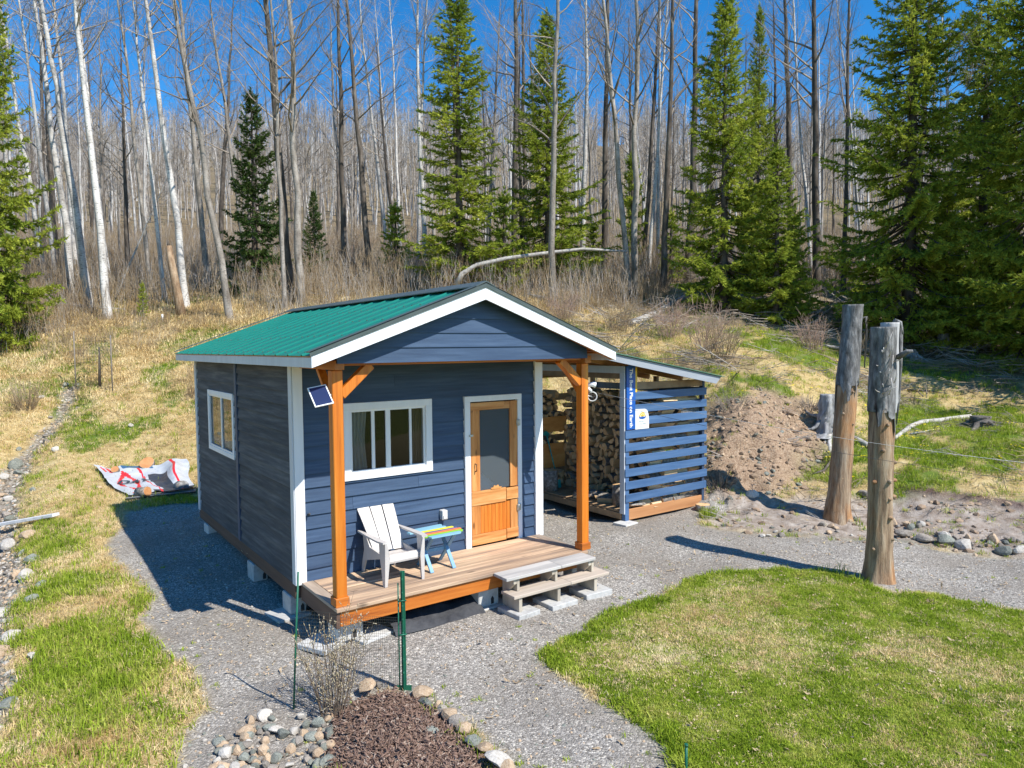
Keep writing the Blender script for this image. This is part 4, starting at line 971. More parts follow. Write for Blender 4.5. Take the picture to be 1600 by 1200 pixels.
while z < 1.80:
    for xx in (SX+1.25, SX+1.62, SX+1.97):
        y = SY+.13
        log(xx+random.uniform(-.06, .06), y+random.uniform(-.02, .03), z, 'x', random.uniform(0, 6.28), 'split log lying lengthwise '+('high' if z > 1.2 else 'midway' if z > .5 else 'low')+' behind the blue slats of the woodshed front')
    z += .125; row += 1
for z0, z1 in ((1.0, 1.86), (.30, .92), (-.12, .2)):
    z = z0+.02
    while z < z1:
        x = SX+.10
        while x < SX+.78: log(x, SY+SD-.38, z, 'y', random.uniform(0, 6.28), 'split log stacked '+('above the upper' if z0 > .9 else 'between the two' if z0 > 0 else 'below the lower')+' plywood sheet inside the woodshed', s=1.05); x += random.uniform(.15, .19)
        z += .15
for k in range(10):
    log(SX+.16+random.uniform(0, .42), SY+.75+random.uniform(0, 1.0), -.12+.0*k, 'x', random.uniform(0, 6.28), 'loose split log lying on the floor boards of the woodshed', 'loose logs on the woodshed floor', jit=1.5)
for k in range(6):
    log(SX+.35+k*.28, SY+.07+.02*(k % 2), -.13, 'x', random.uniform(0, 6.28), 'split log lying just behind the orange sill board of the woodshed', 'logs along the woodshed sill', jit=.15, s=.8)
def roundlog(x, y, z, r, h, lab, tilt=(0, 0), top=logend, m=bark, rz=0):
    a = np.linspace(0, 2*np.pi, 15)[:-1]; rr = r*(1+rng.uniform(-.08, .08, 14))
    mb = MB(); V = [(rr[i]*math.cos(t)*(1.06), rr[i]*math.sin(t)*1.06, 0) for i, t in enumerate(a)]+[(rr[i]*math.cos(t), rr[i]*math.sin(t), h+rng.uniform(-.008, .008)) for i, t in enumerate(a)]
    k = 14; mb.add(V, [(i, (i+1) % k, k+(i+1) % k, k+i) for i in range(k)], 1, True)
    mb.f.append([k+i for i in range(k)]); mb.mi.append(0); mb.sm.append(False); mb.f.append(list(range(k))[::-1]); mb.mi.append(0); mb.sm.append(False)
    o = mb.build('log_round', [top, m]); o.location = (x, y, z); o.rotation_euler = (tilt[0], tilt[1], rz); return tag(o, lab, 'log round')
roundlog(SX+.36, SY+.50, -.18, .15, .38, 'grey chopping log standing on the woodshed floor behind the opening post')
roundlog(SX+.16, SY+SD-.90, -.18, .17, .42, 'grey log round standing in front of the lower plywood sheet')
roundlog(SX+1.85, SY-.22, hz(SX+1.85, SY-.22)-.02, .13, .12, 'low dark log round on the ground at the right corner of the woodshed')
sh = thing('shovel', 'teal handled shovel leaning on the plywood inside the woodshed', 'shovel', (SX+.42, SY+SD-.78, -.18))
MB().tube([(SX+.42, SY+SD-.86, -.05), (SX+.28, SY+SD-.66, .95)], .013, 6).build('handle', teal, sh)
MB().poly([(SX+.20, SY+SD-.66, .93), (SX+.34, SY+SD-.66, .90), (SX+.36, SY+SD-.66, .96), (SX+.27, SY+SD-.66, 1.02), (SX+.18, SY+SD-.66, .98)], .03, (0, 1, 0)).build('grip', teal, sh)
MB().poly([(SX+.36, SY+SD-.87, -.17), (SX+.50, SY+SD-.87, -.17), (SX+.49, SY+SD-.86, .0), (SX+.37, SY+SD-.86, .0)], .02, (0, 1, 0)).build('blade', teal, sh)
print('logs', LOGN)

# ------------------------------------------------------------------ batch tubes for plants
def tubes(list_, sides=3):
    """list_ of (pts (k,3), radii (k,)) -> V, F quads"""
    Vs, Fs, n0 = [], [], 0
    for pts, rad in list_:
        pts = np.asarray(pts, float); k = len(pts); T = np.gradient(pts, axis=0); T /= np.linalg.norm(T, axis=1)[:, None]+1e-9
        ref = np.where(np.abs(T[:, 2:3]) < .9, [[0, 0, 1.]], [[1., 0, 0]]); a = np.cross(T, ref); a /= np.linalg.norm(a, axis=1)[:, None]+1e-9; b = np.cross(T, a)
        th = np.arange(sides)*2*np.pi/sides; r = np.asarray(rad, float)[:, None, None]
        V = pts[:, None]+r*(np.cos(th)[None, :, None]*a[:, None]+np.sin(th)[None, :, None]*b[:, None]); Vs.append(V.reshape(-1, 3))
        i = np.arange(k-1)[:, None]*sides; j = np.arange(sides)[None]; j2 = (j+1) % sides
        Fs.append(np.stack([n0+i+j, n0+i+j2, n0+i+sides+j2, n0+i+sides+j], -1).reshape(-1, 4)); n0 += k*sides
    return np.concatenate(Vs), np.concatenate(Fs)
# ------------------------------------------------------------------ bare trees
def bare_tree(seed, Ht, r0, nb=26, start=.35, lean=0.0, wob=.25, big=0, detail=1.0, up=.9, tw=.006):
    """trunk and branch meshes of a leafless tree of height Ht"""
    g = np.random.default_rng(seed); k = 16; t = np.linspace(0, 1, k)
    dirn = g.uniform(0, 6.28); x = np.cumsum(g.normal(0, wob/k**.5, k))*.25; y = np.cumsum(g.normal(0, wob/k**.5, k))*.25
    x -= x[0]; y -= y[0]
    P_ = np.stack([x+lean*Ht*t**1.3*math.cos(dirn), y+lean*Ht*t**1.3*math.sin(dirn), Ht*t], 1); R_ = r0*(1-t)**.8*.93+.012; R_[0] *= 1.25; P_[0, 2] = -.3
    TV, TF = tubes([(P_, R_)], 8)
    br = []
    for i in range(nb):
        s = start+(1-start)*(i+g.uniform(0, 1))/nb; s = min(s, .98); p = np.array([np.interp(s, t, P_[:, q]) for q in range(3)]); rr = np.interp(s, t, R_)
        az = g.uniform(0, 6.28); L = Ht*(.06+.14*(1-s)**.7)*g.uniform(.6, 1.3)*(1.5 if i < big else 1); el = up*g.uniform(.6, 1.2)
        d = np.array([math.cos(az)*math.cos(el), math.sin(az)*math.cos(el), math.sin(el)]); m = 6; pts = [p]
        for q in range(m-1):
            d = d+g.normal(0, .16, 3)+np.array([0, 0, .05]); d /= np.linalg.norm(d); pts.append(pts[-1]+d*L/(m-1))
        pts = np.array(pts); br.append((pts, np.linspace(min(rr*.5, .012+.012*L), .005, m)))
        for w in range(int((4+5*L)*detail)):
            f = g.uniform(.25, 1); q = f*(m-1); i0 = int(min(q, m-2)); pp = pts[i0]+(pts[i0+1]-pts[i0])*(q-i0); dd = (pts[i0+1]-pts[i0]); dd /= np.linalg.norm(dd)
            d2 = dd+g.normal(0, .55, 3)+np.array([0, 0, .25]); d2 /= np.linalg.norm(d2); l2 = L*g.uniform(.18, .45)
            mid = pp+d2*l2*.5+g.normal(0, .03, 3); end = pp+d2*l2+g.normal(0, .06, 3)+np.array([0, 0, .06*l2]); br.append((np.array([pp, mid, end]), np.array([tw, tw*.8, tw*.45])))
            if detail >= 1:
                for z_ in range(2):
                    d3 = d2+g.normal(0, .6, 3)+np.array([0, 0, .2]); d3 /= np.linalg.norm(d3); b0 = mid if z_ else (mid+end)/2; br.append((np.array([b0, b0+d3*l2*.5]), np.array([tw*.7, tw*.4])))
    BV, BF = tubes(br, 3)
    return TV, TF, BV, BF
def tree_meshes(tag_, seed, bark_, twig_, **k):
    TV, TF, BV, BF = bare_tree(seed, **k); a = mesh_np('trunk', TV, TF, True); a.materials.append(bark_); b = mesh_np('crown', BV, BF, True); b.materials.append(twig_); return a, b
PROTO = {'white': [tree_meshes('w', 10+i, bk_white, twigw, Ht=15, r0=.105, nb=24, start=.58, wob=.5, lean=.02, tw=.004, detail=1.3) for i in range(4)],
         'grey': [tree_meshes('g', 30+i, bk_grey, twigm, Ht=15, r0=.125, nb=24, start=.38, wob=.7, big=3, lean=.015, tw=.0045) for i in range(4)],
         'dark': [tree_meshes('d', 50+i, bk_dark, twigm, Ht=17, r0=.17, nb=22, start=.38, wob=.5, big=4, up=.75, lean=.01, tw=.0045) for i in range(3)],
         'thin': [tree_meshes('t', 70+i, [bk_grey, bk_white][i % 2], twigm, Ht=12, r0=.06, nb=16, start=.4, wob=.6, detail=.8, lean=.02, tw=.004) for i in range(4)]}
KL = {'white': 'white barked birch', 'grey': 'grey barked bare aspen', 'dark': 'dark trunked bare cottonwood', 'thin': 'thin bare sapling'}
def plant_tree(kind, p, s, rz, label, group, tilt=(0, 0), v=None, sxy=1.0):
    v = random.randrange(len(PROTO[kind])) if v is None else v; tm, cm_ = PROTO[kind][v]
    nm = {'white': 'birch_tree', 'grey': 'aspen_tree', 'dark': 'cottonwood_tree', 'thin': 'sapling'}[kind]
    t = thing(nm, label, 'tree', p, group); t.rotation_euler = (tilt[0], tilt[1], rz); t.scale = (s*sxy, s*sxy, s)
    for n_, m_ in (('trunk', tm), ('crown', cm_)): o = bpy.data.objects.new(n_, m_); link(o, t)
    return t
def plant_px(kind, px, py, toppx, d, label, group=None, wpx=None, v=None, s=1.0):
    """tree whose foot shows at px,py (depth d) and whose stem crosses the top of the frame at toppx"""
    p = atpxd(px, d); p[2] -= .05
    zt = (py-0)/FPX*d; lean_r = (toppx-px)/FPX*d/max(zt, 1)          # sideways lean per metre of height
    ax = np.array([-RT[1], RT[0], 0])*-1; a = math.atan(lean_r)
    q = Matrix.Rotation(a, 3, Vector((FH[0], FH[1], 0)))
    base_r = {'white': .105*1.2, 'grey': .125*1.2, 'dark': .17*1.2, 'thin': .06*1.2}[kind]; sxy = 1 if wpx is None else (wpx/2*d/FPX)/base_r
    t = plant_tree(kind, p, s, random.uniform(0, 6.28), label, group, v=v, sxy=1)
    R_ = q@Matrix.Rotation(random.uniform(0, 6.28), 3, 'Z'); t.rotation_euler = R_.to_euler(); t.scale = (s*sxy, s*sxy, s) if sxy < 1 else (s*sxy, s*sxy, s)
    return t
G1 = 'birches and aspens at the edge of the wood'
listed = [
 ('white', 118, 435, 78, 29, 13, 'birch with a broad white trunk, left one of the clump behind the left meadow'),
 ('white', 147, 445, 102, 28, 14, 'thick white birch second in the clump behind the left meadow'),
 ('white', 172, 455, 134, 27, 13, 'brightest white birch trunk nearest the meadow at the left clump'),
 ('white', 128, 415, 100, 32, 9, 'slim white birch between two thick ones in the left clump'),
 ('white', 176, 415, 142, 32, 9, 'slim white birch just right of the brightest birch trunk'),
 ('white', 95, 412, 66, 33, 8, 'slim birch standing at the left edge of the birch clump'),
 ('white', 76, 412, 30, 34, 8, 'slim birch half hidden by the spruce at the left edge'),
 ('white', 294, 440, 245, 28, 12, 'tall white birch with forked top left of the dark bushy spruce'),
 ('white', 262, 440, 225, 29, 8, 'thin white birch beside the broken brown snag'),
 ('grey', 362, 465, 298, 26, 12, 'grey aspen leaning left in front of the dark bushy spruce'),
 ('dark', 457, 460, 435, 27, 17, 'dark rough trunk leaning left, right of the bushy spruce'),
 ('grey', 474, 460, 464, 26.5, 14, 'pale grey aspen trunk beside the dark rough trunk'),
 ('grey', 448, 462, 440, 26, 9, 'grey sapling at the foot of the dark rough trunk'),
 ('dark', 541, 430, 537, 31, 11, 'crooked dark tree behind the reddish bush'),
 ('dark', 583, 430, 556, 30, 12, 'dark straight tree right of the reddish bush'),
 ('white', 610, 400, 575, 38, 7, 'white birch leaning left of the tall centre spruce'),
 ('white', 616, 400, 602, 39, 6, 'slim upright white birch left of the tall centre spruce'),
 ('white', 630, 400, 620, 40, 6, 'slim birch nearest the tall centre spruce on its left'),
 ('white', 668, 420, 671, 33, 8, 'birch seen through the tall centre spruce'),
 ('grey', 863, 440, 864, 26, 13, 'tall grey trunk in front of the right centre spruce'),
 ('dark', 806, 420, 802, 33, 12, 'dark trunk rising behind the two centre spruces'),
 ('dark', 823, 420, 824, 33.5, 10, 'second dark trunk rising behind the centre spruces'),
 ('white', 912, 420, 909, 33, 9, 'white birch just right of the centre spruces'),
 ('dark', 944, 415, 949, 31, 11, 'dark straight trunk right of the end of the fallen log'),
 ('grey', 985, 432, 944, 28, 10, 'grey aspen leaning left above the fallen log end'),
 ('grey', 992, 430, 993, 28.5, 12, 'upright two toned trunk beside the leaning aspen'),
 ('white', 1013, 420, 1035, 32, 7, 'white birch leaning right of the fallen log'),
 ('dark', 1004, 415, 1030, 34, 8, 'thin dark tree leaning right behind the leaning white birch'),
 ('dark', 1036, 430, 1047, 29, 12, 'dark trunk left of the bright green spruce'),
 ('white', 1027, 415, 1036, 34, 6, 'slim white stem beside the dark trunk left of the bright spruce'),
 ('dark', 1074, 420, 1087, 31, 13, 'dark trunk partly hidden by the bright green spruce'),
 ('dark', 1236, 400, 1219, 33, 13, 'dark bare trunk right of the bright green spruce'),
 ('dark', 1276, 420, 1256, 30, 13, 'dark bare trunk between the bright spruce and the big right spruce'),
 ('white', 1268, 410, 1240, 34, 6, 'slim white birch between the bright spruce and the big spruce'),
 ('dark', 1316, 410, 1319, 31, 9, 'dark trunk just left of the big right spruce'),
 ('white', 1350, 420, 1300, 33, 6, 'slim birch glimpsed through the big right spruce'),
 ('white', 12, 420, -14, 33, 8, 'white birch at the far left behind the edge spruce'),
 ('grey', 240, 420, 210, 31, 7, 'thin grey aspen left of the forked birch'),
 ('grey', 330, 420, 300, 32, 10, 'grey aspen trunk behind the forked birch'),
 ('grey', 395, 400, 345, 33, 9, 'grey aspen rising left above the bushy spruce')]
for kd, px, py, tp, d, w, lab in listed: plant_px(kd, px, py, tp, d, lab, None, w, s=random.uniform(.95, 1.15))
# leaning and broken stems
s_ = plant_tree('white', atpxd(185, 30), .42, 0, 'short white birch leaning far right in the left birch clump', None, tilt=(0, 0)); s_.rotation_euler = Matrix.Rotation(.42, 3, Vector((FH[0], FH[1], 0))).to_euler()
sn = thing('snag', 'broken brown snag with peeling bark at the edge of the left meadow', 'tree', atpxd(288, 27))
p0 = ORG[sn.name]; lr = np.array([RT[0], RT[1], 0])
MB().tube([p0-[0, 0, .2], p0-lr*.15+[0, 0, .9], p0-lr*.32+[0, 0, 1.9], p0-lr*.42+[0, 0, 2.7]], [.19, .16, .14, .10], 9).build('trunk', treebark('snag_wood', (.12, .075, .045), (.30, .20, .12), (.5, .38, .26), .5), sn)
MB().tube([p0-lr*.42+[0, 0, 2.65], p0-lr*.46+[0, 0, 2.95]], [.07, .01], 5).build('splinter', bk_dark, sn)
GT = 'bare trees standing in the wood'
cnt = 0; tries = 0; taken = []
while cnt < 172 and tries < 4000:
    tries += 1
    d = 27+34*random.random()**.9; u = random.uniform(-1.0, 1.05)
    px = 800+u*FPX
    if d < 31 and 180 < px < 1250: continue
    p = atpxd(px, d)
    if any((p[0]-q[0])**2+(p[1]-q[1])**2 < .8 for q in taken): continue
    taken.append(p); cnt += 1
    kd = random.choices(['white', 'grey', 'dark', 'thin'], [.22, .26, .28, .24])[0]
    far_ = 'deep' if d > 45 else 'a little way' if d > 35 else 'just'
    side = 'behind the left meadow' if px < 420 else 'behind the cabin' if px < 850 else 'behind the woodshed' if px < 1200 else 'behind the big right spruces'
    plant_tree(kd, p-[0, 0, .1], random.uniform(.5, 1.02), random.uniform(0, 6.28), f'{KL[kd]} standing {far_} inside the wood {side}', GT, tilt=(random.gauss(0, .05), random.gauss(0, .05)))
# ------------------------------------------------------------------ scatter through geometry nodes
def proto_obj(name, me): return bpy.data.objects.new(name, me)
def scatter(name, pts, scl, protos, tilt=.15, label=None, zrot=None, sz=None):
    n = len(pts)
    me = bpy.data.meshes.new(name); me.vertices.add(n); me.vertices.foreach_set('co', np.asarray(pts, np.float32).ravel())
    r = np.stack([rng.normal(0, tilt, n), rng.normal(0, tilt, n), rng.uniform(0, 6.28, n)], 1) if zrot is None else zrot
    scl = np.asarray(scl, float); S = np.stack([scl, scl, scl if sz is None else sz], 1)
    for an, A in (('rot', r), ('scl', S)):
        at = me.attributes.new(an, 'FLOAT_VECTOR', 'POINT'); at.data.foreach_set('vector', A.astype(np.float32).ravel())
    at = me.attributes.new('pick', 'INT', 'POINT'); at.data.foreach_set('value', rng.integers(0, len(protos), n).astype(np.int32))
    co_ = bpy.data.collections.new(name+'_kinds')
    for i, m_ in enumerate(protos): co_.objects.link(bpy.data.objects.new(f'{name}_kind_{i}', m_))
    ng = bpy.data.node_groups.new(name, 'GeometryNodeTree')
    ng.interface.new_socket('Geometry', in_out='INPUT', socket_type='NodeSocketGeometry'); ng.interface.new_socket('Geometry', in_out='OUTPUT', socket_type='NodeSocketGeometry')
    N = ng.nodes; L = ng.links; gi = N.new('NodeGroupInput'); go = N.new('NodeGroupOutput'); ip = N.new('GeometryNodeInstanceOnPoints'); ci = N.new('GeometryNodeCollectionInfo')
    ci.inputs['Collection'].default_value = co_; ci.inputs['Separate Children'].default_value = True; ci.inputs['Reset Children'].default_value = True
    def na(n_, t):
        a = N.new('GeometryNodeInputNamedAttribute'); a.data_type = t; a.inputs['Name'].default_value = n_; return a.outputs['Attribute']
    e = N.new('FunctionNodeEulerToRotation'); L.new(na('rot', 'FLOAT_VECTOR'), e.inputs[0])
    L.new(gi.outputs[0], ip.inputs['Points']); L.new(ci.outputs[0], ip.inputs['Instance']); ip.inputs['Pick Instance'].default_value = True
    L.new(na('pick', 'INT'), ip.inputs['Instance Index']); L.new(e.outputs[0], ip.inputs['Rotation']); L.new(na('scl', 'FLOAT_VECTOR'), ip.inputs['Scale']); L.new(ip.outputs[0], go.inputs[0])
    o = bpy.data.objects.new(name, me); link(o); md = o.modifiers.new('scatter', 'NODES'); md.node_group = ng
    tag(o, label, None, None, 'stuff'); return o
def tone(me, vals):
    at = me.attributes.new('tone', 'FLOAT', 'POINT'); at.data.foreach_set('value', np.asarray(vals, np.float32))
def blades(seed, n, h, w, spread, lean, mat, curve=.4):
    g = np.random.default_rng(seed); V = []; F = []; T = []
    a = g.uniform(0, 6.28, n); r = spread*np.sqrt(g.random(n)); bx_, by_ = r*np.cos(a), r*np.sin(a)
    az = g.uniform(0, 6.28, n); l = np.abs(g.normal(0, lean, n)); hh = h*g.uniform(.5, 1.15, n)
    for i in range(n):
        dx, dy = math.cos(az[i]), math.sin(az[i]); px, py = -dy*w/2, dx*w/2; t = g.random()
        for s, ww in ((0, 1), (.55, .8), (1, 0)):
            z = hh[i]*s*math.cos(l[i]*s); o = hh[i]*(l[i]*s*s+curve*0*s)
            P_ = np.array([bx_[i]+dx*o, by_[i]+dy*o, z])
            if s < 1: V += [P_+[px*ww, py*ww, 0], P_-[px*ww, py*ww, 0]]
            else: V.append(P_)
        T += [t]*5; b = i*5; F += [(b, b+1, b+3), (b, b+3, b+2), (b+2, b+3, b+4)]
    me = mesh_np('tuft', V, None, False, F); me.materials.append(mat); tone(me, T); return me
def rnd_ground(n, u0, u1, d0, d1, pw=1.0):
    """random ground points in a wedge in front of the camera, evenly per area for pw=1"""
    u = rng.uniform(u0, u1, n); t = rng.random(n); d = (d0**(2*pw)+(d1**(2*pw)-d0**(2*pw))*t)**(1/(2*pw)) if pw > 0 else d0*(d1/d0)**t
    return CAM[0]+FH[0]*d+RH[0]*u*d, CAM[1]+FH[1]*d+RH[1]*u*d, d, u
def keep(x, y, m): z = Hs(x[m], y[m]); return np.stack([x[m], y[m], z], 1)
def clear(x, y):
    c = (x > -.1) & (x < 3.8) & (y > -1.2) & (y < 5.3); c |= (x > 6.1) & (x < 8.4) & (y > .65) & (y < 4.0); return ~c
# lawn
x, y, d, u = rnd_ground(60000, -.3, .95, 3.6, 14, .55); L_ = samp(mk_lawn, x, y)
gp = fbm(x, y, .9, 7, 4)
dry = np.clip(.9*np.clip((fbm(x, y, 1.3, 2, 4)-.52)*6, 0, 1)+np.clip((vn(x, y, .28, 5)-.66)*3, 0, .7), 0, 1)*np.clip(inpoly(x, y, Z_LAWN)/.6, 0, 1)
m = (L_ > .5) & (rng.random(len(x)) < 1-.85*dry)
P_ = keep(x, y, m); scatter('lawn_grass', P_-[0, 0, .005], rng.uniform(.6, 1.3, len(P_))*(1+.7*np.clip(1-np.abs(inpoly(P_[:, 0], P_[:, 1], Z_LAWN))/.25, 0, 1)), [blades(i, 28, .036, .006, .06, .9, grassg) for i in range(5)], .1, 'green lawn grass in the foreground right')
m = (L_ > .5) & (rng.random(len(x)) < .10+.55*dry); P_ = keep(x, y, m)
scatter('dry_lawn_grass', P_-[0, 0, .004], rng.uniform(.6, 1.1, len(P_)), [blades(20+i, 24, .045, .006, .07, 1.1, grasss) for i in range(4)], .1, 'dry straw coloured patches in the lawn')
# meadow
x, y, d, u = rnd_ground(150000, -1.0, 1.0, 4.2, 34, .35); cl = clear(x, y)
mg = samp(mk_gravel, x, y); mlw = samp(mk_lawn, x, y); mm = samp(mk_mulch, x, y); mdi = samp(mk_dirt, x, y); msa = samp(mk_sand, x, y); mcr = samp(mk_creek, x, y); mli = samp(mk_litter, x, y); mgr = samp(mk_green, x, y)
op = cl & (mg < .4) & (mlw < .4) & (mm < .4) & (mdi < .5) & (msa < .5) & (mcr < .5)
rr_ = rng.random(len(x)); dens = 1-.75*mli
hgt = .7+1.2*np.clip((d-17)/8, 0, 1)*(u < .25)
rightb = (u > .2)
m = op & (rr_ < dens*np.where(rightb, .28, .8)*(1-.45*mgr)); P_ = keep(x, y, m); k_ = hgt[m]
scatter('dry_meadow_grass', P_-[0, 0, .01], rng.uniform(.6, 1.3, len(P_))*k_, [blades(40+i, 24, .095, .008, .14, 1.4, grasss) for i in range(6)], .2, 'dry yellow meadow grass on the slopes')
m = op & (rng.random(len(x)) < dens*(mgr*.6+.10)); P_ = keep(x, y, m)
scatter('green_meadow_grass', P_-[0, 0, .01], rng.uniform(.6, 1.3, len(P_)), [blades(60+i, 18, .12, .009, .10, .8, grassg) for i in range(5)], .15, 'green grass tufts in the dry meadow')
m = (~op) & cl & ((mdi > .5) | (msa > .5)) & (rng.random(len(x)) < .03); P_ = keep(x, y, m)
scatter('bank_weeds', P_, rng.uniform(.5, 1.2, len(P_)), [blades(80+i, 18, .10, .01, .09, .8, grassg) for i in range(3)], .15, 'small green weeds on the bare bank')
fm = blades(90, 8, .10, .012, .05, .6, yellowm)
def flower(seed):
    g = np.random.default_rng(seed); V = []; F3 = []
    for c in range(3):
        a, b = g.normal(0, .04, 2); n0 = len(V); V.append((a, b, .10)); V += [(a+.024*math.cos(t), b+.024*math.sin(t), .095) for t in np.arange(6)*math.pi/3]; F3 += [(n0, n0+1+i, n0+1+(i+1) % 6) for i in range(6)]
    me = mesh_np('flower', V, None, False, F3); me.materials.append(yellowm); tone(me, rng.random(len(V))); return me
mf = op & (u > .3) & (d > 14) & (d < 27) & (fbm(x, y, 2, 6) > .47) & (rng.random(len(x)) < .05); P_ = keep(x, y, mf)
scatter('dandelions', P_, rng.uniform(.7, 1.3, len(P_)), [flower(1), flower(2)], .1, 'yellow dandelions dotted over the right bank')
# tall grass, brush and saplings towards the wood
def brush(seed, n, h, spread, mat, r=.006, fork=2):
    g = np.random.default_rng(seed); br = []
    for i in range(n):
        a, q = g.uniform(0, 6.28), spread*math.sqrt(g.random()); p = np.array([q*math.cos(a), q*math.sin(a), -.03]); hh = h*g.uniform(.5, 1.1); d = np.array([g.normal(0, .16), g.normal(0, .16), 1])
        e = p+d*hh; mid = (p+e)/2+g.normal(0, .04*h, 3)*[1, 1, 0]; br.append((np.array([p, mid, e]), np.array([r, r*.75, r*.3])))
        for f in range(fork):
            t = g.uniform(.35, .9); b0 = p+(e-p)*t; dd = d+g.normal(0, .45, 3); br.append((np.array([b0, b0+dd/np.linalg.norm(dd)*hh*g.uniform(.12, .35)]), np.array([r*.55, r*.25])))
    V, F = tubes(br, 3); me = mesh_np('brush', V, F, True); me.materials.append(mat); tone(me, g.random(len(V))); return me
x, y, d, u = rnd_ground(26000, -1.1, 1.1, 23.5, 60, .3)
ed = samp(mk_litter, x, y); m = clear(x, y) & (rng.random(len(x)) < np.clip((d-25)/4+(fbm(x, y, 3, 4)-.5)*2, 0, 1)*np.where((u > .22) & (d < 31), .12, 1.0)*.55)
P_ = keep(x, y, m)
scatter('undergrowth', P_, rng.uniform(.5, 1.25, len(P_)), [brush(100+i, 7, 1.5, .5, [brushm, twigw, brushm][i % 3], .009) for i in range(6)], .08, 'bare brush and saplings along the foot of the wood')
x, y, d, u = rnd_ground(9000, -1.0, .25, 19, 31, .6); m = clear(x, y) & (rng.random(len(x)) < .45*np.clip((fbm(x, y, 2.2, 1)-.42)*6, 0, 1)); P_ = keep(x, y, m)
scatter('tall_dry_weeds', P_, rng.uniform(.5, 1.1, len(P_)), [brush(130+i, 12, .55, .22, brushm, .005, 1) for i in range(4)], .12, 'tall dry weeds at the top of the meadow')
# far wood on the hillside
far = []
for i in range(4):
    TV, TF, BV, BF = bare_tree(200+i, Ht=13, r0=.10, nb=16, start=.3, wob=.7, detail=.6, up=1.0, tw=.015)
    me = mesh_np('far_tree', np.concatenate([TV, BV]), np.concatenate([TF, BF+len(TV)]), True); me.materials.append([twigw, bk_grey, twigm, bk_white][i]); far.append(me)
x, y, d, u = rnd_ground(6500, -1.15, 1.15, 56, 215, .6); P_ = keep(x, y, np.ones(len(x), bool))
scatter('far_forest', P_-[0, 0, .3], rng.uniform(.35, .95, len(P_)), far, .05, 'bare birch and aspen forest covering the hillside')
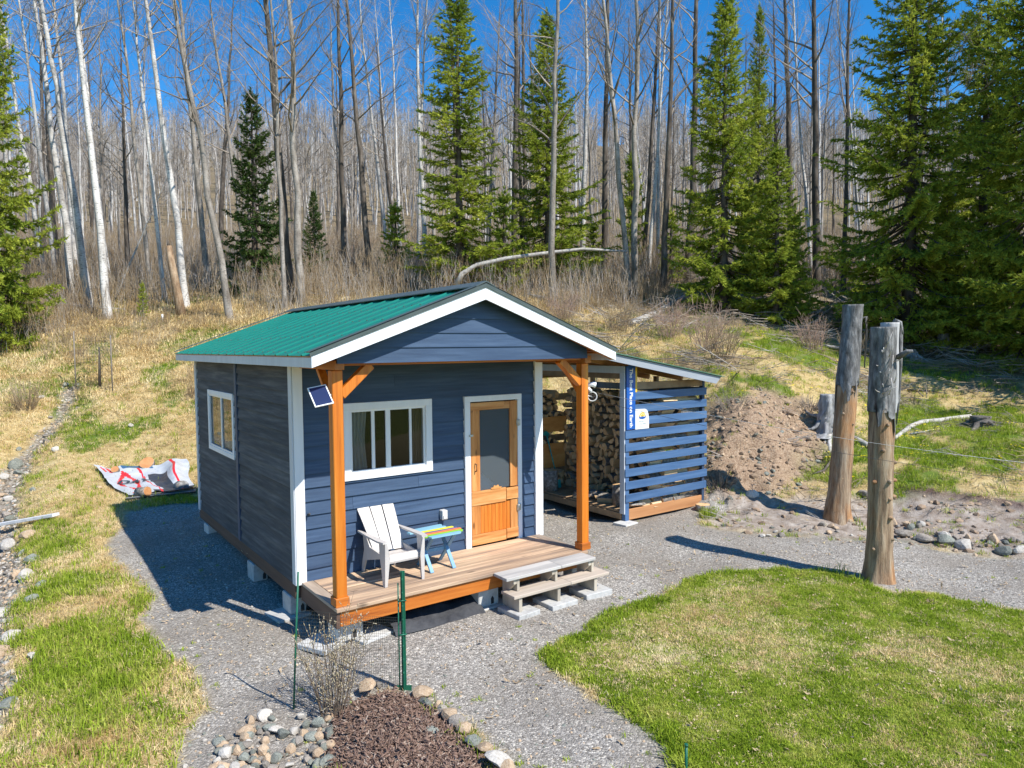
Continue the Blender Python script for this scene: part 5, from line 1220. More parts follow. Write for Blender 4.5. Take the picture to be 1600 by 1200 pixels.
# ------------------------------------------------------------------ spruces
def spruce(seed, Ht, Rm, mat, z0=.5, dens=1.0, droop=.25, trunkr=.14, gap=.0):
    g = np.random.default_rng(seed); t = np.linspace(0, 1, 10)
    TV, TF = tubes([(np.stack([0*t, 0*t, -.3+(Ht+.3)*t], 1), trunkr*(1-t)+.01)], 8)
    br = []; TP = []; TD = []; TL = []
    z = z0
    while z < Ht-.15:
        f = (z-z0)/(Ht-z0); R_ = Rm*1.12*(1-f)**.8*(1.0 if f > .12 else .75+2*f)
        k = max(3, int(round((5+2*(1-f)))))
        a0 = g.uniform(0, 6.28)
        for i in range(k):
            if g.random() < gap+.06: continue
            az = a0+i*2*math.pi/k+g.normal(0, .25); L = R_*g.uniform(.5, 1.05)*(.72+.62*float(vn(math.cos(az)*1.1+seed*5, math.sin(az)*1.1+z*.55, .8, seed))); m = 7; s = np.linspace(0, 1, m)
            el = -.16-.4*(1-f)*droop*2+.55*f+g.normal(0, .10)
            zz = L*(math.sin(el)*s+(.10+.14*g.random())*s**2.2-.08*np.sin(s*3.1)); rr2 = L*math.cos(el)*s; wob_ = np.cumsum(g.normal(0, .02, m))*L
            pts = np.stack([rr2*math.cos(az)-wob_*math.sin(az), rr2*math.sin(az)+wob_*math.cos(az), z+zz+g.normal(0, .03)], 1)
            br.append((pts, np.linspace(.012+.012*L, .004, m)))
            n = int(max(6, L/.07*dens))
            for q in range(n):
                fq = .18+.82*(q+g.random())/n; ii = fq*(m-1); i0 = int(min(ii, m-2)); b0 = pts[i0]+(pts[i0+1]-pts[i0])*(ii-i0); dd = pts[i0+1]-pts[i0]; dd /= np.linalg.norm(dd)
                side = np.array([-dd[1], dd[0], 0]); side /= np.linalg.norm(side)+1e-9; sgn = 1 if q % 2 else -1
                sl2 = (.14+.42*L*.42*(1.08-fq))*g.uniform(.6, 1.2); v = dd*g.uniform(.5, .9)+side*sgn*g.uniform(.5, 1)+np.array([0, 0, g.uniform(-.45, .12)]); v /= np.linalg.norm(v)
                TP.append(b0); TD.append(v); TL.append(sl2)
            TP.append(pts[-2]); TD.append((pts[-1]-pts[-2])/np.linalg.norm(pts[-1]-pts[-2])); TL.append(.25)
        z += (.17+.11*(1-f))*g.uniform(.75, 1.25)
    for q in range(10): TP.append(np.array([0, 0, Ht-.5+.05*q])); a = g.uniform(0, 6.28); TD.append(np.array([math.cos(a)*.6, math.sin(a)*.6, .6])); TL.append(.16)
    TP.append(np.array([0, 0, Ht-.1])); TD.append(np.array([0, 0, 1.])); TL.append(.3)
    TP, TD, TL = np.array(TP), np.array(TD), np.array(TL)
    # needles: narrow triangles all round each shoot
    rep = np.maximum((TL/.015).astype(int), 8); idx = np.repeat(np.arange(len(TP)), rep); n = len(idx)
    s = g.random(n); base = TP[idx]+TD[idx]*(TL[idx]*s)[:, None]+np.array([0, 0, -1.])*((s**2*.10*TL[idx]*2))[:, None]
    rnd = g.normal(0, 1, (n, 3)); rnd -= (rnd*TD[idx]).sum(1)[:, None]*TD[idx]*.6; rnd /= np.linalg.norm(rnd, axis=1)[:, None]
    dr = TD[idx]*.85+rnd*.75; dr[:, 2] += .10; dr /= np.linalg.norm(dr, axis=1)[:, None]; ln = g.uniform(.08, .15, n)
    wv = np.cross(dr, g.normal(0, 1, (n, 3))); wv /= np.linalg.norm(wv, axis=1)[:, None]; ww = g.uniform(.014, .028, n)[:, None]
    V = np.empty((n, 3, 3)); V[:, 0] = base-wv*ww; V[:, 1] = base+wv*ww; V[:, 2] = base+dr*ln[:, None]
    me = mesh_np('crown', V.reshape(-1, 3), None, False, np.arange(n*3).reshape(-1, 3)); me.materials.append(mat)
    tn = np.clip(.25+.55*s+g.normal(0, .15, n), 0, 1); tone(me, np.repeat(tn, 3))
    BV, BF = tubes(br, 3); tr_ = mesh_np('trunk', np.concatenate([TV, BV]), np.concatenate([TF, BF+len(TV)]), True); tr_.materials.append(bk_spruce)
    return tr_, me, n
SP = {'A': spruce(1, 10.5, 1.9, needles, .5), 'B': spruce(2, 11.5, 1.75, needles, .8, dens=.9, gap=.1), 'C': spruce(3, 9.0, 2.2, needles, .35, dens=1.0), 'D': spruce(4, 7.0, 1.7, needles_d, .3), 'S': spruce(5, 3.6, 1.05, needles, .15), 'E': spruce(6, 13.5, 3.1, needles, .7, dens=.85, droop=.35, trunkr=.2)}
print('needle triangles', {k: v[2] for k, v in SP.items()})
def put_spruce(kind, px, d, lab, s=1.0, sxy=None, rz=None, group=None, mat=None):
    p = atpxd(px, d); p[2] -= .05; t = thing('spruce_tree', lab, 'tree', p, group); t.rotation_euler[2] = random.uniform(0, 6.28) if rz is None else rz
    q = s if sxy is None else sxy; t.scale = (q, q, s)
    for n_, m_ in zip(('trunk', 'crown'), SP[kind][:2]): o = bpy.data.objects.new(n_, m_); link(o, t)
    return t
def sp(kind, px, base_y, top_y, d, hw, lab, group=None):
    """hw: half width of the crown in photo pixels"""
    Ht0, R0 = {'A': (10.5, 1.9), 'B': (11.5, 1.75), 'C': (9.0, 2.2), 'D': (7.0, 1.7), 'S': (3.6, 1.05), 'E': (13.5, 3.1)}[kind]
    p = atpxd(px, d); zt = CAM[2]+(ray(px, top_y)*d)[2]; return put_spruce(kind, px, d, lab, (zt-p[2])/Ht0, hw*d/FPX/R0/1.02, None, group)
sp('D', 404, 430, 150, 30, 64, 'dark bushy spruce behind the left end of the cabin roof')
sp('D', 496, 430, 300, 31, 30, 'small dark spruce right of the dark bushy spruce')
sp('B', 721, 440, -25, 28, 94, 'tall olive spruce behind the cabin ridge')
sp('A', 858, 440, 30, 29, 88, 'spruce behind the tall grey trunk at the fallen log')
sp('S', 622, 440, 318, 30, 38, 'young spruce at the left foot of the tall centre spruce')
sp('A', 1130, 455, -12, 25.5, 94, 'tall bright green spruce behind the woodshed')
sp('C', 1212, 470, 235, 24.5, 82, 'lower bright spruce overlapping the tall bright one on its right')
sp('A', 1182, 440, 22, 31, 42, 'slim spruce top showing behind the tall bright spruce')
sp('S', 1240, 470, 330, 25.5, 36, 'young spruce filling the right side of the lower bright spruce')
sp('E', 1418, 500, -190, 24, 165, 'huge spruce filling the view above the two peeled log posts')
sp('E', 1605, 520, -260, 22, 150, 'big shaded spruce at the right edge of the view')
sp('A', 1530, 470, -60, 28, 110, 'dark spruce between the huge spruce and the one at the right edge')
sp('C', 1475, 480, 300, 24, 62, 'low spruce growing against the huge right spruce')
sp('A', 0, 430, -110, 25, 92, 'spruce at the left edge of the view')
sp('S', 988, 440, 240, 34, 34, 'thin young spruce between bare trunks right of the fallen log')
sp('S', 790, 440, 300, 27.5, 44, 'young spruce in the gap between the two centre spruces')
sp('S', 928, 440, 350, 31, 30, 'small spruce right of the centre spruces')
sp('S', 1048, 440, 330, 31, 30, 'small spruce left of the tall bright spruce')
sp('S', 227, 470, 440, 27, 12, 'tiny spruce seedling at the meadow edge under the birches')
for i, (px, d) in enumerate(((1770, 19), (1900, 22), (1740, 25), (1990, 18), (-150, 24), (-260, 28))):
    put_spruce(['E', 'A'][i % 2], px, d, 'spruce just outside the side of the view', 1.05, 1.2, None, 'spruces beside the view')

# ------------------------------------------------------------------ rocks
import bmesh
def rock_mesh(seed, mat, flat=.7, sub=2):
    g = np.random.default_rng(seed); bm = bmesh.new(); bmesh.ops.create_icosphere(bm, subdivisions=sub, radius=1)
    off = g.uniform(0, 50, 3); s = np.array([g.uniform(.85, 1.25), g.uniform(.7, 1.0), flat*g.uniform(.75, 1.15)])
    cuts = [(lambda n: n/np.linalg.norm(n))(g.normal(0, 1, 3)) for _ in range(11)]; cd_ = g.uniform(.48, .82, 11)
    for v in bm.verts:
        p = np.array(v.co[:])
        for n, c in zip(cuts, cd_):
            e = p@n-c
            if e > 0: p = p-n*e*.9
        p = p*(1+.16*(float(vn(p[0]+off[0], p[1]+p[2]*.7+off[1], .6, seed))-.5)); v.co = p*s
    me = bpy.data.meshes.new('rock'); bm.to_mesh(me); bm.free(); me.materials.append(mat); me.polygons.foreach_set('use_smooth', np.zeros(len(me.polygons), bool)); me.update(); return me
RK = {'g': [rock_mesh(i, rockg) for i in range(3)], 'b': [rock_mesh(10+i, rockm) for i in range(3)], 't': [rock_mesh(20+i, rockt) for i in range(3)], 'w': [rock_mesh(30+i, rockw) for i in range(3)]}
CN = {'g': 'grey green', 'b': 'brown grey', 't': 'tan', 'w': 'pale'}
NR = 0
def rock(px, py, w, c, lab, group=None, sink=.25, h=1.0):
    """a rock w photo pixels wide whose foot shows at px,py"""
    global NR; NR += 1
    p = onground(px, py); d = (p-CAM)@FW; r = w/2*d/FPX
    o = bpy.data.objects.new('rock', random.choice(RK[c])); link(o); o.location = (p[0], p[1], p[2]+r*.55*h*(1-sink*1.4)); o.scale = (r, r, r*h); o.rotation_euler = (random.uniform(-.2, .2), random.uniform(-.2, .2), random.uniform(0, 6.28))
    return tag(o, lab, 'rock', group)
GR = 'rocks edging the path on the right'
for px, py, w, c, l in ((1412, 838, 34, 'b', 'flat brown rock at the edge of the path right of the near log post'), (1445, 846, 30, 'b', 'long low rock beside the blue grey one on the path edge'), (1476, 850, 34, 'g', 'blue grey flat rock in the middle of the path edge row'), (1507, 855, 30, 'w', 'pale angular rock right of the blue grey one on the path edge'),
    (1551, 845, 26, 't', 'rounded tan rock standing above the path edge row'), (1568, 864, 28, 'g', 'blue green slab near the right end of the path edge row'), (1590, 864, 20, 'w', 'pale rock at the right end of the path edge row'), (1395, 822, 22, 't', 'tan rock touching the right side of the near log post'), (1175, 775, 24, 'w', 'pale rock at the foot of the bare dirt bank'),
    (1350, 775, 26, 'b', 'brown rock just behind the far log post'), (1305, 812, 14, 't', 'small pointed tan rock at the foot of the far log post'), (1335, 812, 12, 'g', 'small grey rock right of the far log post')): rock(px, py, w, c, l)
for k in range(46):
    px = random.uniform(1392, 1610); py = 812+(px-1392)*.17+random.uniform(0, 26); c = random.choice('gbbtw'); rock(px, py, random.uniform(6, 17), c, f'{"small" if k%2 else "mid sized"} {CN[c]} rock heaped {"left" if px<1465 else "mid way" if px<1535 else "right"} in the path edge row', GR)
for k in range(14):
    px = random.uniform(1190, 1345); py = 822+random.uniform(0, 16); c = random.choice('wtb'); rock(px, py, random.uniform(6, 16), c, f'{CN[c]} rock in the low row between woodshed and log posts', 'rocks between woodshed and log posts')
GC = 'rocks in the creek bed on the left'
for px, py, w, c, l in ((50, 878, 30, 'g', 'grey oval boulder at the creek bank below the plank'), (42, 903, 30, 'w', 'pale boulder under the grey oval one by the creek'), (43, 842, 32, 't', 'tan topped boulder just right below the grey plank'), (36, 868, 18, 'g', 'small grey rock left of the grey oval boulder'), (15, 856, 26, 'w', 'pale rock in the creek just under the plank'), (64, 916, 18, 'g', 'green grey rock half sunk in grass by the creek'),
    (50, 942, 26, 'g', 'slanting grey slab at the creek bank'), (18, 1000, 32, 'w', 'big pale oval boulder low in the creek'), (4, 1024, 30, 't', 'orange tan boulder at the very left edge of the creek'), (53, 1028, 22, 'w', 'white rock lying alone in the grass right of the creek'), (26, 730, 28, 'g', 'blue grey slab at the upper left of the creek'), (13, 782, 16, 'w', 'white rock at the left creek edge above the plank'), (2, 774, 14, 't', 'orange rock at the left edge above the plank'),
    (20, 768, 14, 'b', 'brown rock above the plank in the creek'), (24, 900, 22, 't', 'tan rock in mid creek'), (88, 703, 14, 'w', 'pale rock at the bend of the upper creek'), (15, 1105, 30, 'g', 'dark flat slab at the bottom left of the creek bank'), (204, 668, 10, 'w', 'small pale rock alone on the left meadow slope'), (155, 764, 12, 't', 'small tan rock left of the lumber wrap'), (70, 1035, 12, 'b', 'small brown rock beside the white one in the grass')): rock(px, py, w, c, l)
for k in range(64):
    t = random.random(); i = min(int(t*8), 7); f = t*8-i; q = np.array(CREEK[i])*(1-f)+np.array(CREEK[i+1])*f+rng.normal(0, .28, 2)
    z = Hs(q[0], q[1])[0]; r = random.uniform(.05, .16); c = random.choice('gbwtb'); o = bpy.data.objects.new('rock', random.choice(RK[c])); link(o); NR += 1
    o.location = (q[0], q[1], z+r*.25); o.scale = (r, r, r*.9); o.rotation_euler = (0, random.uniform(-.2, .2), random.uniform(0, 6.28))
    tag(o, f'{CN[c]} {"stone" if r<.1 else "rock"} {"low" if i<2 else "half way up" if i<5 else "high"} in the creek bed', 'rock', GC)
GP = 'rocks in the pile at the bottom'
for px, py, w, c, l in ((414, 1122, 28, 'w', 'white and tan rock at the top of the bottom rock pile'), (381, 1146, 34, 't', 'broad tan rock at the left shoulder of the rock pile'), (344, 1156, 36, 'g', 'dark slate slab at the left end of the rock pile'), (421, 1140, 24, 'g', 'grey rounded rock below the white one in the pile'), (400, 1140, 18, 't', 'small tan rock between slate and grey rocks'), (432, 1182, 28, 'g', 'smooth green grey rock low in the pile'), (342, 1200, 50, 't', 'large flat tan boulder at the bottom left of the pile'),
    (513, 1192, 40, 'g', 'upright grey green boulder beside the mulch bed'), (515, 1148, 28, 'g', 'grey rock above the upright boulder'), (489, 1170, 24, 'b', 'brown grey rock left of the upright boulder'), (660, 1086, 44, 't', 'large tan and grey rock at the foot of the green fence post'), (666, 1104, 32, 'g', 'grey rock in front of the large tan one by the fence post'), (575, 1088, 28, 't', 'tan rock at the left top of the mulch bed'), (592, 1078, 14, 'b', 'small rock at the top of the mulch bed'),
    (701, 1126, 26, 't', 'tan rock on the right border of the mulch bed, highest'), (716, 1138, 26, 'b', 'brown rock second on the right border of the mulch bed'), (727, 1150, 24, 't', 'orange tan rock third on the right border of the mulch bed'), (739, 1170, 28, 'g', 'green grey rounded rock on the right border of the mulch bed'), (757, 1182, 26, 't', 'tan rock below the rounded one on the mulch bed border'), (778, 1202, 36, 'w', 'pale topped rock at the bottom of the mulch bed border'), (674, 1150, 24, 'g', 'flat slate piece lying on the mulch')): rock(px, py, w*(1.35 if 'mulch' in l and px > 560 else 1), c, l, None, -.35 if 'mulch' in l and px > 560 else .25, .45 if 'slate' in l or 'flat' in l else .9)
for px, py, w, c in ((748, 1176, 18, 'b'), (734, 1160, 16, 'g'), (709, 1131, 14, 'g'), (690, 1116, 20, 'b'), (768, 1192, 18, 'g'), (792, 1212, 30, 't'), (722, 1144, 14, 'w'), (684, 1106, 16, 't')):
    rock(px, py, w*1.2, c, f'small {CN[c]} rock wedged into the right border of the mulch bed', 'small rocks along the right mulch border', -.2)
for k in range(97):
    px = random.uniform(335, 520); py = random.uniform(max(1118, 1175-(px-330)*.9), 1212); c = random.choice('gbbwttg'); rock(px, py, random.uniform(11, 26), c, f'{CN[c]} cobble in the {"left" if px<410 else "middle" if px<470 else "right"} {"upper" if py<1165 else "lower"} part of the rock pile', GP, .1)
print('rocks', NR)
# small stuff on the ground
pb = [rock_mesh(50+i, ROCKS[i], .7, 1) for i in range(4)]
clod = rock_mesh(60, mk('soil_clod', (.17, .11, .07), (.30, .21, .14), 9, rough=.95, bump=.5, c3=(.42, .32, .22), world=False, var=.1), .8, 1)
x, y, d, u = rnd_ground(60000, -.95, .95, 4.0, 16, .4); m = clear(x, y) & (samp(mk_gravel, x, y) > .5) & (rng.random(len(x)) < .55); P_ = keep(x, y, m)
scatter('path_gravel', P_-[0, 0, .001], rng.uniform(.3, 1, len(P_))**4*.026+.003, pb, .4, 'loose crushed gravel on the path')
m = (samp(mk_creek, x, y) > .5) & (rng.random(len(x)) < .9); x2, y2, d2, u2 = rnd_ground(30000, -1.0, -.45, 5, 26, .5); m2 = samp(mk_creek, x2, y2) > .5; P_ = keep(x2, y2, m2)
scatter('creek_pebbles', P_, rng.uniform(.015, .06, len(P_)), pb, .4, 'pebbles covering the creek bed')
x3, y3, d3, u3 = rnd_ground(60000, -.1, .95, 9.5, 26, .6); m3 = clear(x3, y3) & ((samp(mk_dirt, x3, y3) > .5) | (samp(mk_sand, x3, y3) > .5)) & (rng.random(len(x3)) < np.where(samp(mk_sand, x3, y3) > .5, .12, .55)); P_ = keep(x3, y3, m3)
scatter('bank_stones', P_, rng.uniform(.3, 1, len(P_))**4*.085+.008, [pb[1], clod, clod, clod, pb[2]], .4, 'stones and clods on the bare dirt bank')
def chipmesh(seed, mat):
    g = np.random.default_rng(seed); V = []; F = []
    for i in range(5):
        a = g.uniform(0, 6.28); L, w = g.uniform(.012, .04), g.uniform(.003, .007); c = np.array([*g.normal(0, .03, 2), g.uniform(.002, .014)]); dx = np.array([math.cos(a), math.sin(a), g.normal(0, .3)])*L; dy = np.array([-math.sin(a), math.cos(a), 0])*w
        n0 = len(V); V += [c-dx-dy, c+dx-dy, c+dx+dy, c-dx+dy]; V += [v+[0, 0, .004] for v in V[-4:]]; F += [(n0+q, n0+(q+1) % 4, n0+4+(q+1) % 4, n0+4+q) for q in range(4)]+[(n0+4, n0+5, n0+6, n0+7)]
    me = mesh_np('chip', V, F); me.materials.append(mat); return me
chips = [chipmesh(i, mk(f'bark_chip_{i}', c, c2, 30, rough=.9, bump=0, var=0)) for i, (c, c2) in enumerate((((.06, .03, .025), (.13, .075, .065)), ((.17, .10, .07), (.29, .19, .14)), ((.10, .055, .038), (.21, .13, .09)), ((.33, .25, .19), (.46, .37, .30))))]
x, y, d, u = rnd_ground(160000, -.35, .1, 3.6, 8.0, .6); m = samp(mk_mulch, x, y) > .5; P_ = keep(x, y, m)[:16000]
scatter('bark_mulch', P_, rng.uniform(.45, 1.05, len(P_)), chips, .35, 'brown bark mulch in the garden bed')
# sticks on the forest floor
x, y, d, u = rnd_ground(9000, -1.0, 1.0, 17, 40, .5); m = clear(x, y) & (samp(mk_litter, x, y) > .4) & (rng.random(len(x)) < .6); P_ = keep(x, y, m); n = len(P_)
scatter('fallen_sticks', P_+[0, 0, .04], rng.uniform(.4, 1.2, n), [brush(150+i, 4, 1.2, .4, [brushm, twigw, twigm][i], .014, 2) for i in range(3)], 0, 'fallen sticks on the forest floor', np.stack([rng.normal(1.45, .15, n), rng.normal(0, .3, n), rng.uniform(0, 6.28, n)], 1))
# ------------------------------------------------------------------ peeled log posts
peel, N, L, P = newmat('peeled_trunk'); co = coords(N, L, False, True)
n1 = tnoise(N, L, co, 11, 6, .72, (1, 1, .10)); n2 = tnoise(N, L, co, 2.2, 3, .6, (1, 1, .5))
c1_ = ramp(N, L, n1.outputs[0], [(.30, (.05, .032, .02)), (.42, (.22, .14, .08)), (.56, (.38, .27, .17)), (.72, (.52, .43, .32))]).outputs[0]
c2_ = ramp(N, L, n1.outputs[0], [(.3, (.12, .055, .022)), (.5, (.40, .19, .07)), (.75, (.55, .33, .16))]).outputs[0]
cc_ = mixc(N, L, ramp(N, L, n2.outputs[0], [(.52, (0, 0, 0)), (.66, (.85, .85, .85))]).outputs[0], c1_, c2_); L.new(cc_, P.inputs['Base Color']); P.inputs['Roughness'].default_value = .75
b_ = N.new('ShaderNodeBump'); b_.inputs['Strength'].default_value = 1; b_.inputs['Distance'].default_value = .035; L.new(n1.outputs[0], b_.inputs['Height']); L.new(b_.outputs[0], P.inputs['Normal'])
pbark = mk('grey_post_bark', (.05, .048, .045), (.15, .145, .14), 14, (1, 1, .3), .9, .9, .03, c3=(.33, .32, .31), world=False, var=0)
silver = mk('silver_split_wood', (.26, .25, .24), (.42, .41, .40), 12, (1, 1, .05), .8, .6, .01, c3=(.55, .54, .52), world=False, var=0)
def trunkpost(name, base, top, r0, r1, flare, mat, parent, seed, z0=0, z1=1, rough=.05, extra=0.0, jag=0, a0=0, a1=6.2832, nz=44, na=30):
    """rough tapering trunk surface between the heights z0..z1 (fractions)"""
    base = np.array(base, float); top = np.array(top, float); V = []; F = []; closed = a1-a0 > 6.2
    th = np.linspace(a0, a1, na, endpoint=not closed)
    for i in range(nz+1):
        t = z0+(z1-z0)*i/nz
        for j, a in enumerate(th):
            tt = t+(jag*(float(fbm(a*1.3+seed, 0, .5, 2))-.5) if i == 0 else 0)
            r = (r0+(r1-r0)*tt+flare*math.exp(-tt*14)*(1+.35*math.sin(a*4+seed)))*(1+rough*2*(float(fbm(math.cos(a)*1.2+seed, math.sin(a)*1.2+tt*5, .5, 3))-.5))+extra*(.7+.6*float(vn(a*3, tt*20, .7, 4)))
            V.append(base+(top-base)*tt+np.array([math.cos(a)*r, math.sin(a)*r, 0]))
    for i in range(nz):
        for j in range(na if closed else na-1): F.append((i*na+j, i*na+(j+1) % na, (i+1)*na+(j+1) % na, (i+1)*na+j))
    mb = MB(); mb.add(V, F, 0, True)
    if closed: mb.f.append([nz*na+j for j in range(na)]); mb.mi.append(0); mb.sm.append(False)
    return mb.build(name, mat, parent)
pa = thing('log_post', 'near peeled log post with a split grey top standing in the lawn edge', 'log post', (7.07, -3.33, hz(7.07, -3.33)), 'peeled log posts'); A0 = ORG[pa.name]
rt = np.array([RT[0], RT[1], 0]); bkd = np.array([FH[0], FH[1], 0])
topA = np.array([7.09, -3.33, 3.02])
trunkpost('peeled_trunk', A0-[0, 0, .1], topA, .165, .150, .06, peel, pa, 1, 0, .82, .16)
trunkpost('grey_bark', A0, topA, .175, .150, .0, pbark, pa, 1.5, .66, 1.0, .16, .014, .42)
trunkpost('split_wood', A0+rt*.12+bkd*.05, topA+rt*.11+bkd*.05+[0, 0, .06], .12, .12, 0, silver, pa, 3, .68, 1.0, .12, 0, .1)
MB().tube([A0*0+topA+rt*.235+[0, 0, .0], topA+rt*.24+[0, 0, -.5], topA+rt*.225+[0, 0, -1.0], topA+rt*.2+[0, 0, -1.35]], [.03, .026, .022, .008], 6).build('bark_strip', pbark, pa)
MB().tube([topA+rt*.14+[0, 0, .09], topA+rt*.22+[0, 0, .06], topA+rt*.245+[0, 0, -.1]], [.03, .03, .03], 6).build('bark_strip', pbark, pa)
MB().tube([topA+rt*.14-bkd*.1+[0, 0, -.42], topA+rt*.2-bkd*.22+[0, 0, -.34], topA+rt*.26-bkd*.26+[0, 0, -.33]], [.04, .035, .02], 7).build('branch_stub', pbark, pa)
def knots(root, b, t, r, lst, m=peel):
    for ang, f, s in lst:
        c = b+(t-b)*f; v = rt*math.sin(ang)-bkd*math.cos(ang); q = c+v*(r-.02)
        MB().tube([q-v*.03, q+v*.02*s, q+v*.05*s], [.034*s, .028*s, .014*s], 8).build('knot', m, root)
knots(pa, A0, topA, .17, [(-.95, .395, 1), (.25, .40, 1.2), (1.2, .40, 1.1), (.3, .33, 1), (1.25, .335, 1.1), (.45, .255, 1.1), (-.3, .52, .9), (1.1, .47, 1), (0, .62, .9), (-.9, .13, 1), (.7, .17, 1)])
g = np.random.default_rng(3)
mb = MB()
for k in range(16):
    c = topA-np.array([0, 0, g.uniform(.25, 1.0)]); a = g.uniform(-.9, .5); v = rt*math.sin(a)-bkd*math.cos(a); p = c+v*.20; e = p+v*g.uniform(.0, .06)+np.array([*g.normal(0, .08, 2), g.normal(0, .16)]); mb.tube([p, (p+e)/2+v*.04, e], [.008, .006, .003], 4)
tag(mb.build('dead_twigs', driftwood, pa), kind='stuff')
zb = hz(9.6, -1.29); pbo = thing('log_post', 'far peeled log post leaning right, with bark left on its top', 'log post', (9.6, -1.29, zb), 'peeled log posts'); B0 = ORG[pbo.name]; topB = B0+rt*.24+np.array([0, 0, 3.93])
trunkpost('peeled_trunk', B0-[0, 0, .1], topB, .195, .155, .08, peel, pbo, 5, 0, .82, .15)
trunkpost('grey_bark', B0, topB, .195, .155, 0, pbark, pbo, 6, .62, 1.0, .16, .018, .42)
MB().tube([topB+rt*.16+[0, 0, -.25], topB+rt*.23+[0, 0, -.22], topB+rt*.25+[0, 0, -.5], topB+rt*.22+[0, 0, -1.15]], [.03, .03, .025, .01], 6).build('bark_strip', pbark, pbo)
knots(pbo, B0, topB, .18, [(.5, .45, .8), (-.6, .5, .8), (.9, .3, .8), (-.2, .2, .8), (.2, .6, .8)])
# ------------------------------------------------------------------ stumps, roots, fallen logs
def stump(px, py, w, h, lab, mat=greystump, roots=5, lean=0):
    p = onground(px, py); d = (p-CAM)@FW; r = w/2*d/FPX; hh = h*d/FPX; t = thing('stump', lab, 'stump', p)
    trunkpost('stump_body', p-[0, 0, .15], p+[lean, 0, hh], r*1.0, r*.7, r*1.1, mat, t, px*.01, 0, 1, .5, nz=16, na=26)
    mb = MB()
    for k in range(roots):
        a = k*6.28/roots+random.uniform(-.4, .4); v = np.array([math.cos(a), math.sin(a), 0]); L_ = r*random.uniform(1.3, 2.2)
        pts = [p+v*r*.6+[0, 0, hh*.35]]+[p+v*(r*.8+L_*q)+[0, 0, hh*.25*(1-q)**2+(Hs(*(p+v*(r*.8+L_*q))[:2])[0]-p[2])] for q in (.25, .6, 1)]
        mb.tube(pts, [r*.3, r*.22, r*.14, r*.05], 6)
        mb.build('root', mat, t); mb = MB()
stump(1292, 668, 30, 56, 'big grey weathered stump beside the bare dirt bank')
stump(1531, 664, 36, 17, 'dark low stump at the end of the long pale root', mk('dark_stump', (.045, .04, .036), (.12, .105, .09), 10, (1, 1, .3), .9, .8, .03, c3=(.24, .21, .18), world=False, var=0), 6)
stump(1414, 540, 17, 24, 'pale grey stump in the shade just right of the near log post top')
stump(1474, 546, 22, 26, 'grey stump with a spreading root in the shade of the huge spruce')
stump(1423, 560, 22, 12, 'small dark stump below the pale grey one in the shade')
def gpath(pts, h=0, lift=None):
    out = []
    for i, (a, b) in enumerate(pts):
        p = onground(a, b); p[2] += h; out.append(p)
    return out
def lyinglog(name, pts, rad, lab, cat, mat, h=.03, n=8, group=None):
    P_ = gpath(pts, h) if not isinstance(pts[0], np.ndarray) else pts
    return tag(MB().tube(P_, rad, n).build(name, mat, None, loc=P_[0]), lab, cat, group)
lyinglog('root', [(1390, 690), (1408, 678), (1424, 668), (1440, 660), (1466, 658), (1490, 655), (1516, 652)], [.03, .05, .055, .06, .06, .055, .06], 'long pale twisting root reaching from the dark low stump', 'root', driftwood, .04)
lyinglog('root', [(1330, 680), (1345, 690), (1362, 702)], [.06, .07, .05], 'short thick pale root between the two log posts', 'root', driftwood, .04)
lyinglog('root', [(1296, 672), (1296, 690), (1297, 712)], [.05, .05, .03], 'pale root hanging down the dirt bank from the big grey stump', 'root', driftwood, .04)
lyinglog('dead_branch', [(1300, 720), (1288, 735), (1270, 742)], [.02, .03, .01], 'crooked dark branch lying on the dirt bank near the far log post', 'branch', bk_dark, .04, 6)
lyinglog('dead_branch', [(1422, 678), (1440, 677), (1460, 675)], [.02, .02, .01], 'small grey branch under the long pale root', 'branch', driftwood, .03, 6)
lyinglog('dead_branch', [(1418, 610), (1450, 612), (1485, 616)], [.03, .025, .01], 'dark branch lying among the dandelions', 'branch', bk_dark, .04, 6)
def atd(px, py, d): return CAM+ray(px, py)*d
lyinglog('fallen_tree', [atd(714, 446, 26.2), atd(722, 428, 26.2), atd(745, 414, 26.3), atd(790, 404, 26.4), atd(850, 396, 26.6), atd(912, 389, 26.8), atd(980, 393, 27.2)], [.15, .10, .085, .08, .075, .06, .035], 'long arched fallen tree lying above the brush behind the cabin ridge', 'fallen tree', driftwood)
lyinglog('fallen_log', [atd(80, 474, 28), atd(150, 481, 28), atd(196, 486, 27.8), atd(238, 492, 27.6)], [.06, .09, .10, .11], 'pale fallen log along the top of the left meadow', 'log', driftwood)
lyinglog('fallen_log', [(905, 480), (985, 508), (1020, 495), (1068, 470)][1:], [.12, .13, .09], 'grey fallen log in the shade behind the woodshed', 'log', driftwood, .1)
lyinglog('fallen_log', [(1105, 484), (1138, 474)], [.12, .10], 'short pale log lying in the shade left of the huge spruce', 'log', driftwood, .1)
lyinglog('fallen_log', [(820, 462), (850, 468), (866, 470)], [.07, .08, .05], 'short pale log on the slope behind the roof', 'log', driftwood, .08)
lyinglog('fallen_log', [(1240, 500), (1290, 488), (1330, 480)], [.10, .09, .06], 'brown fallen log under the bright spruces', 'log', bk_dark, .1)
lyinglog('fallen_log', [(1010, 440), (1060, 428), (1110, 440)], [.07, .07, .04], 'thin pale fallen trunk at the foot of the wood behind the woodshed', 'log', driftwood, .3)
lyinglog('fallen_log', [(1290, 545), (1340, 552), (1380, 548)], [.05, .06, .04], 'pale broken stick pile behind the log posts', 'log', driftwood, .08)
mb = MB(); a_, b_2 = onground(-25, 832), onground(88, 812); a_[2] += .10; b_2[2] += .10
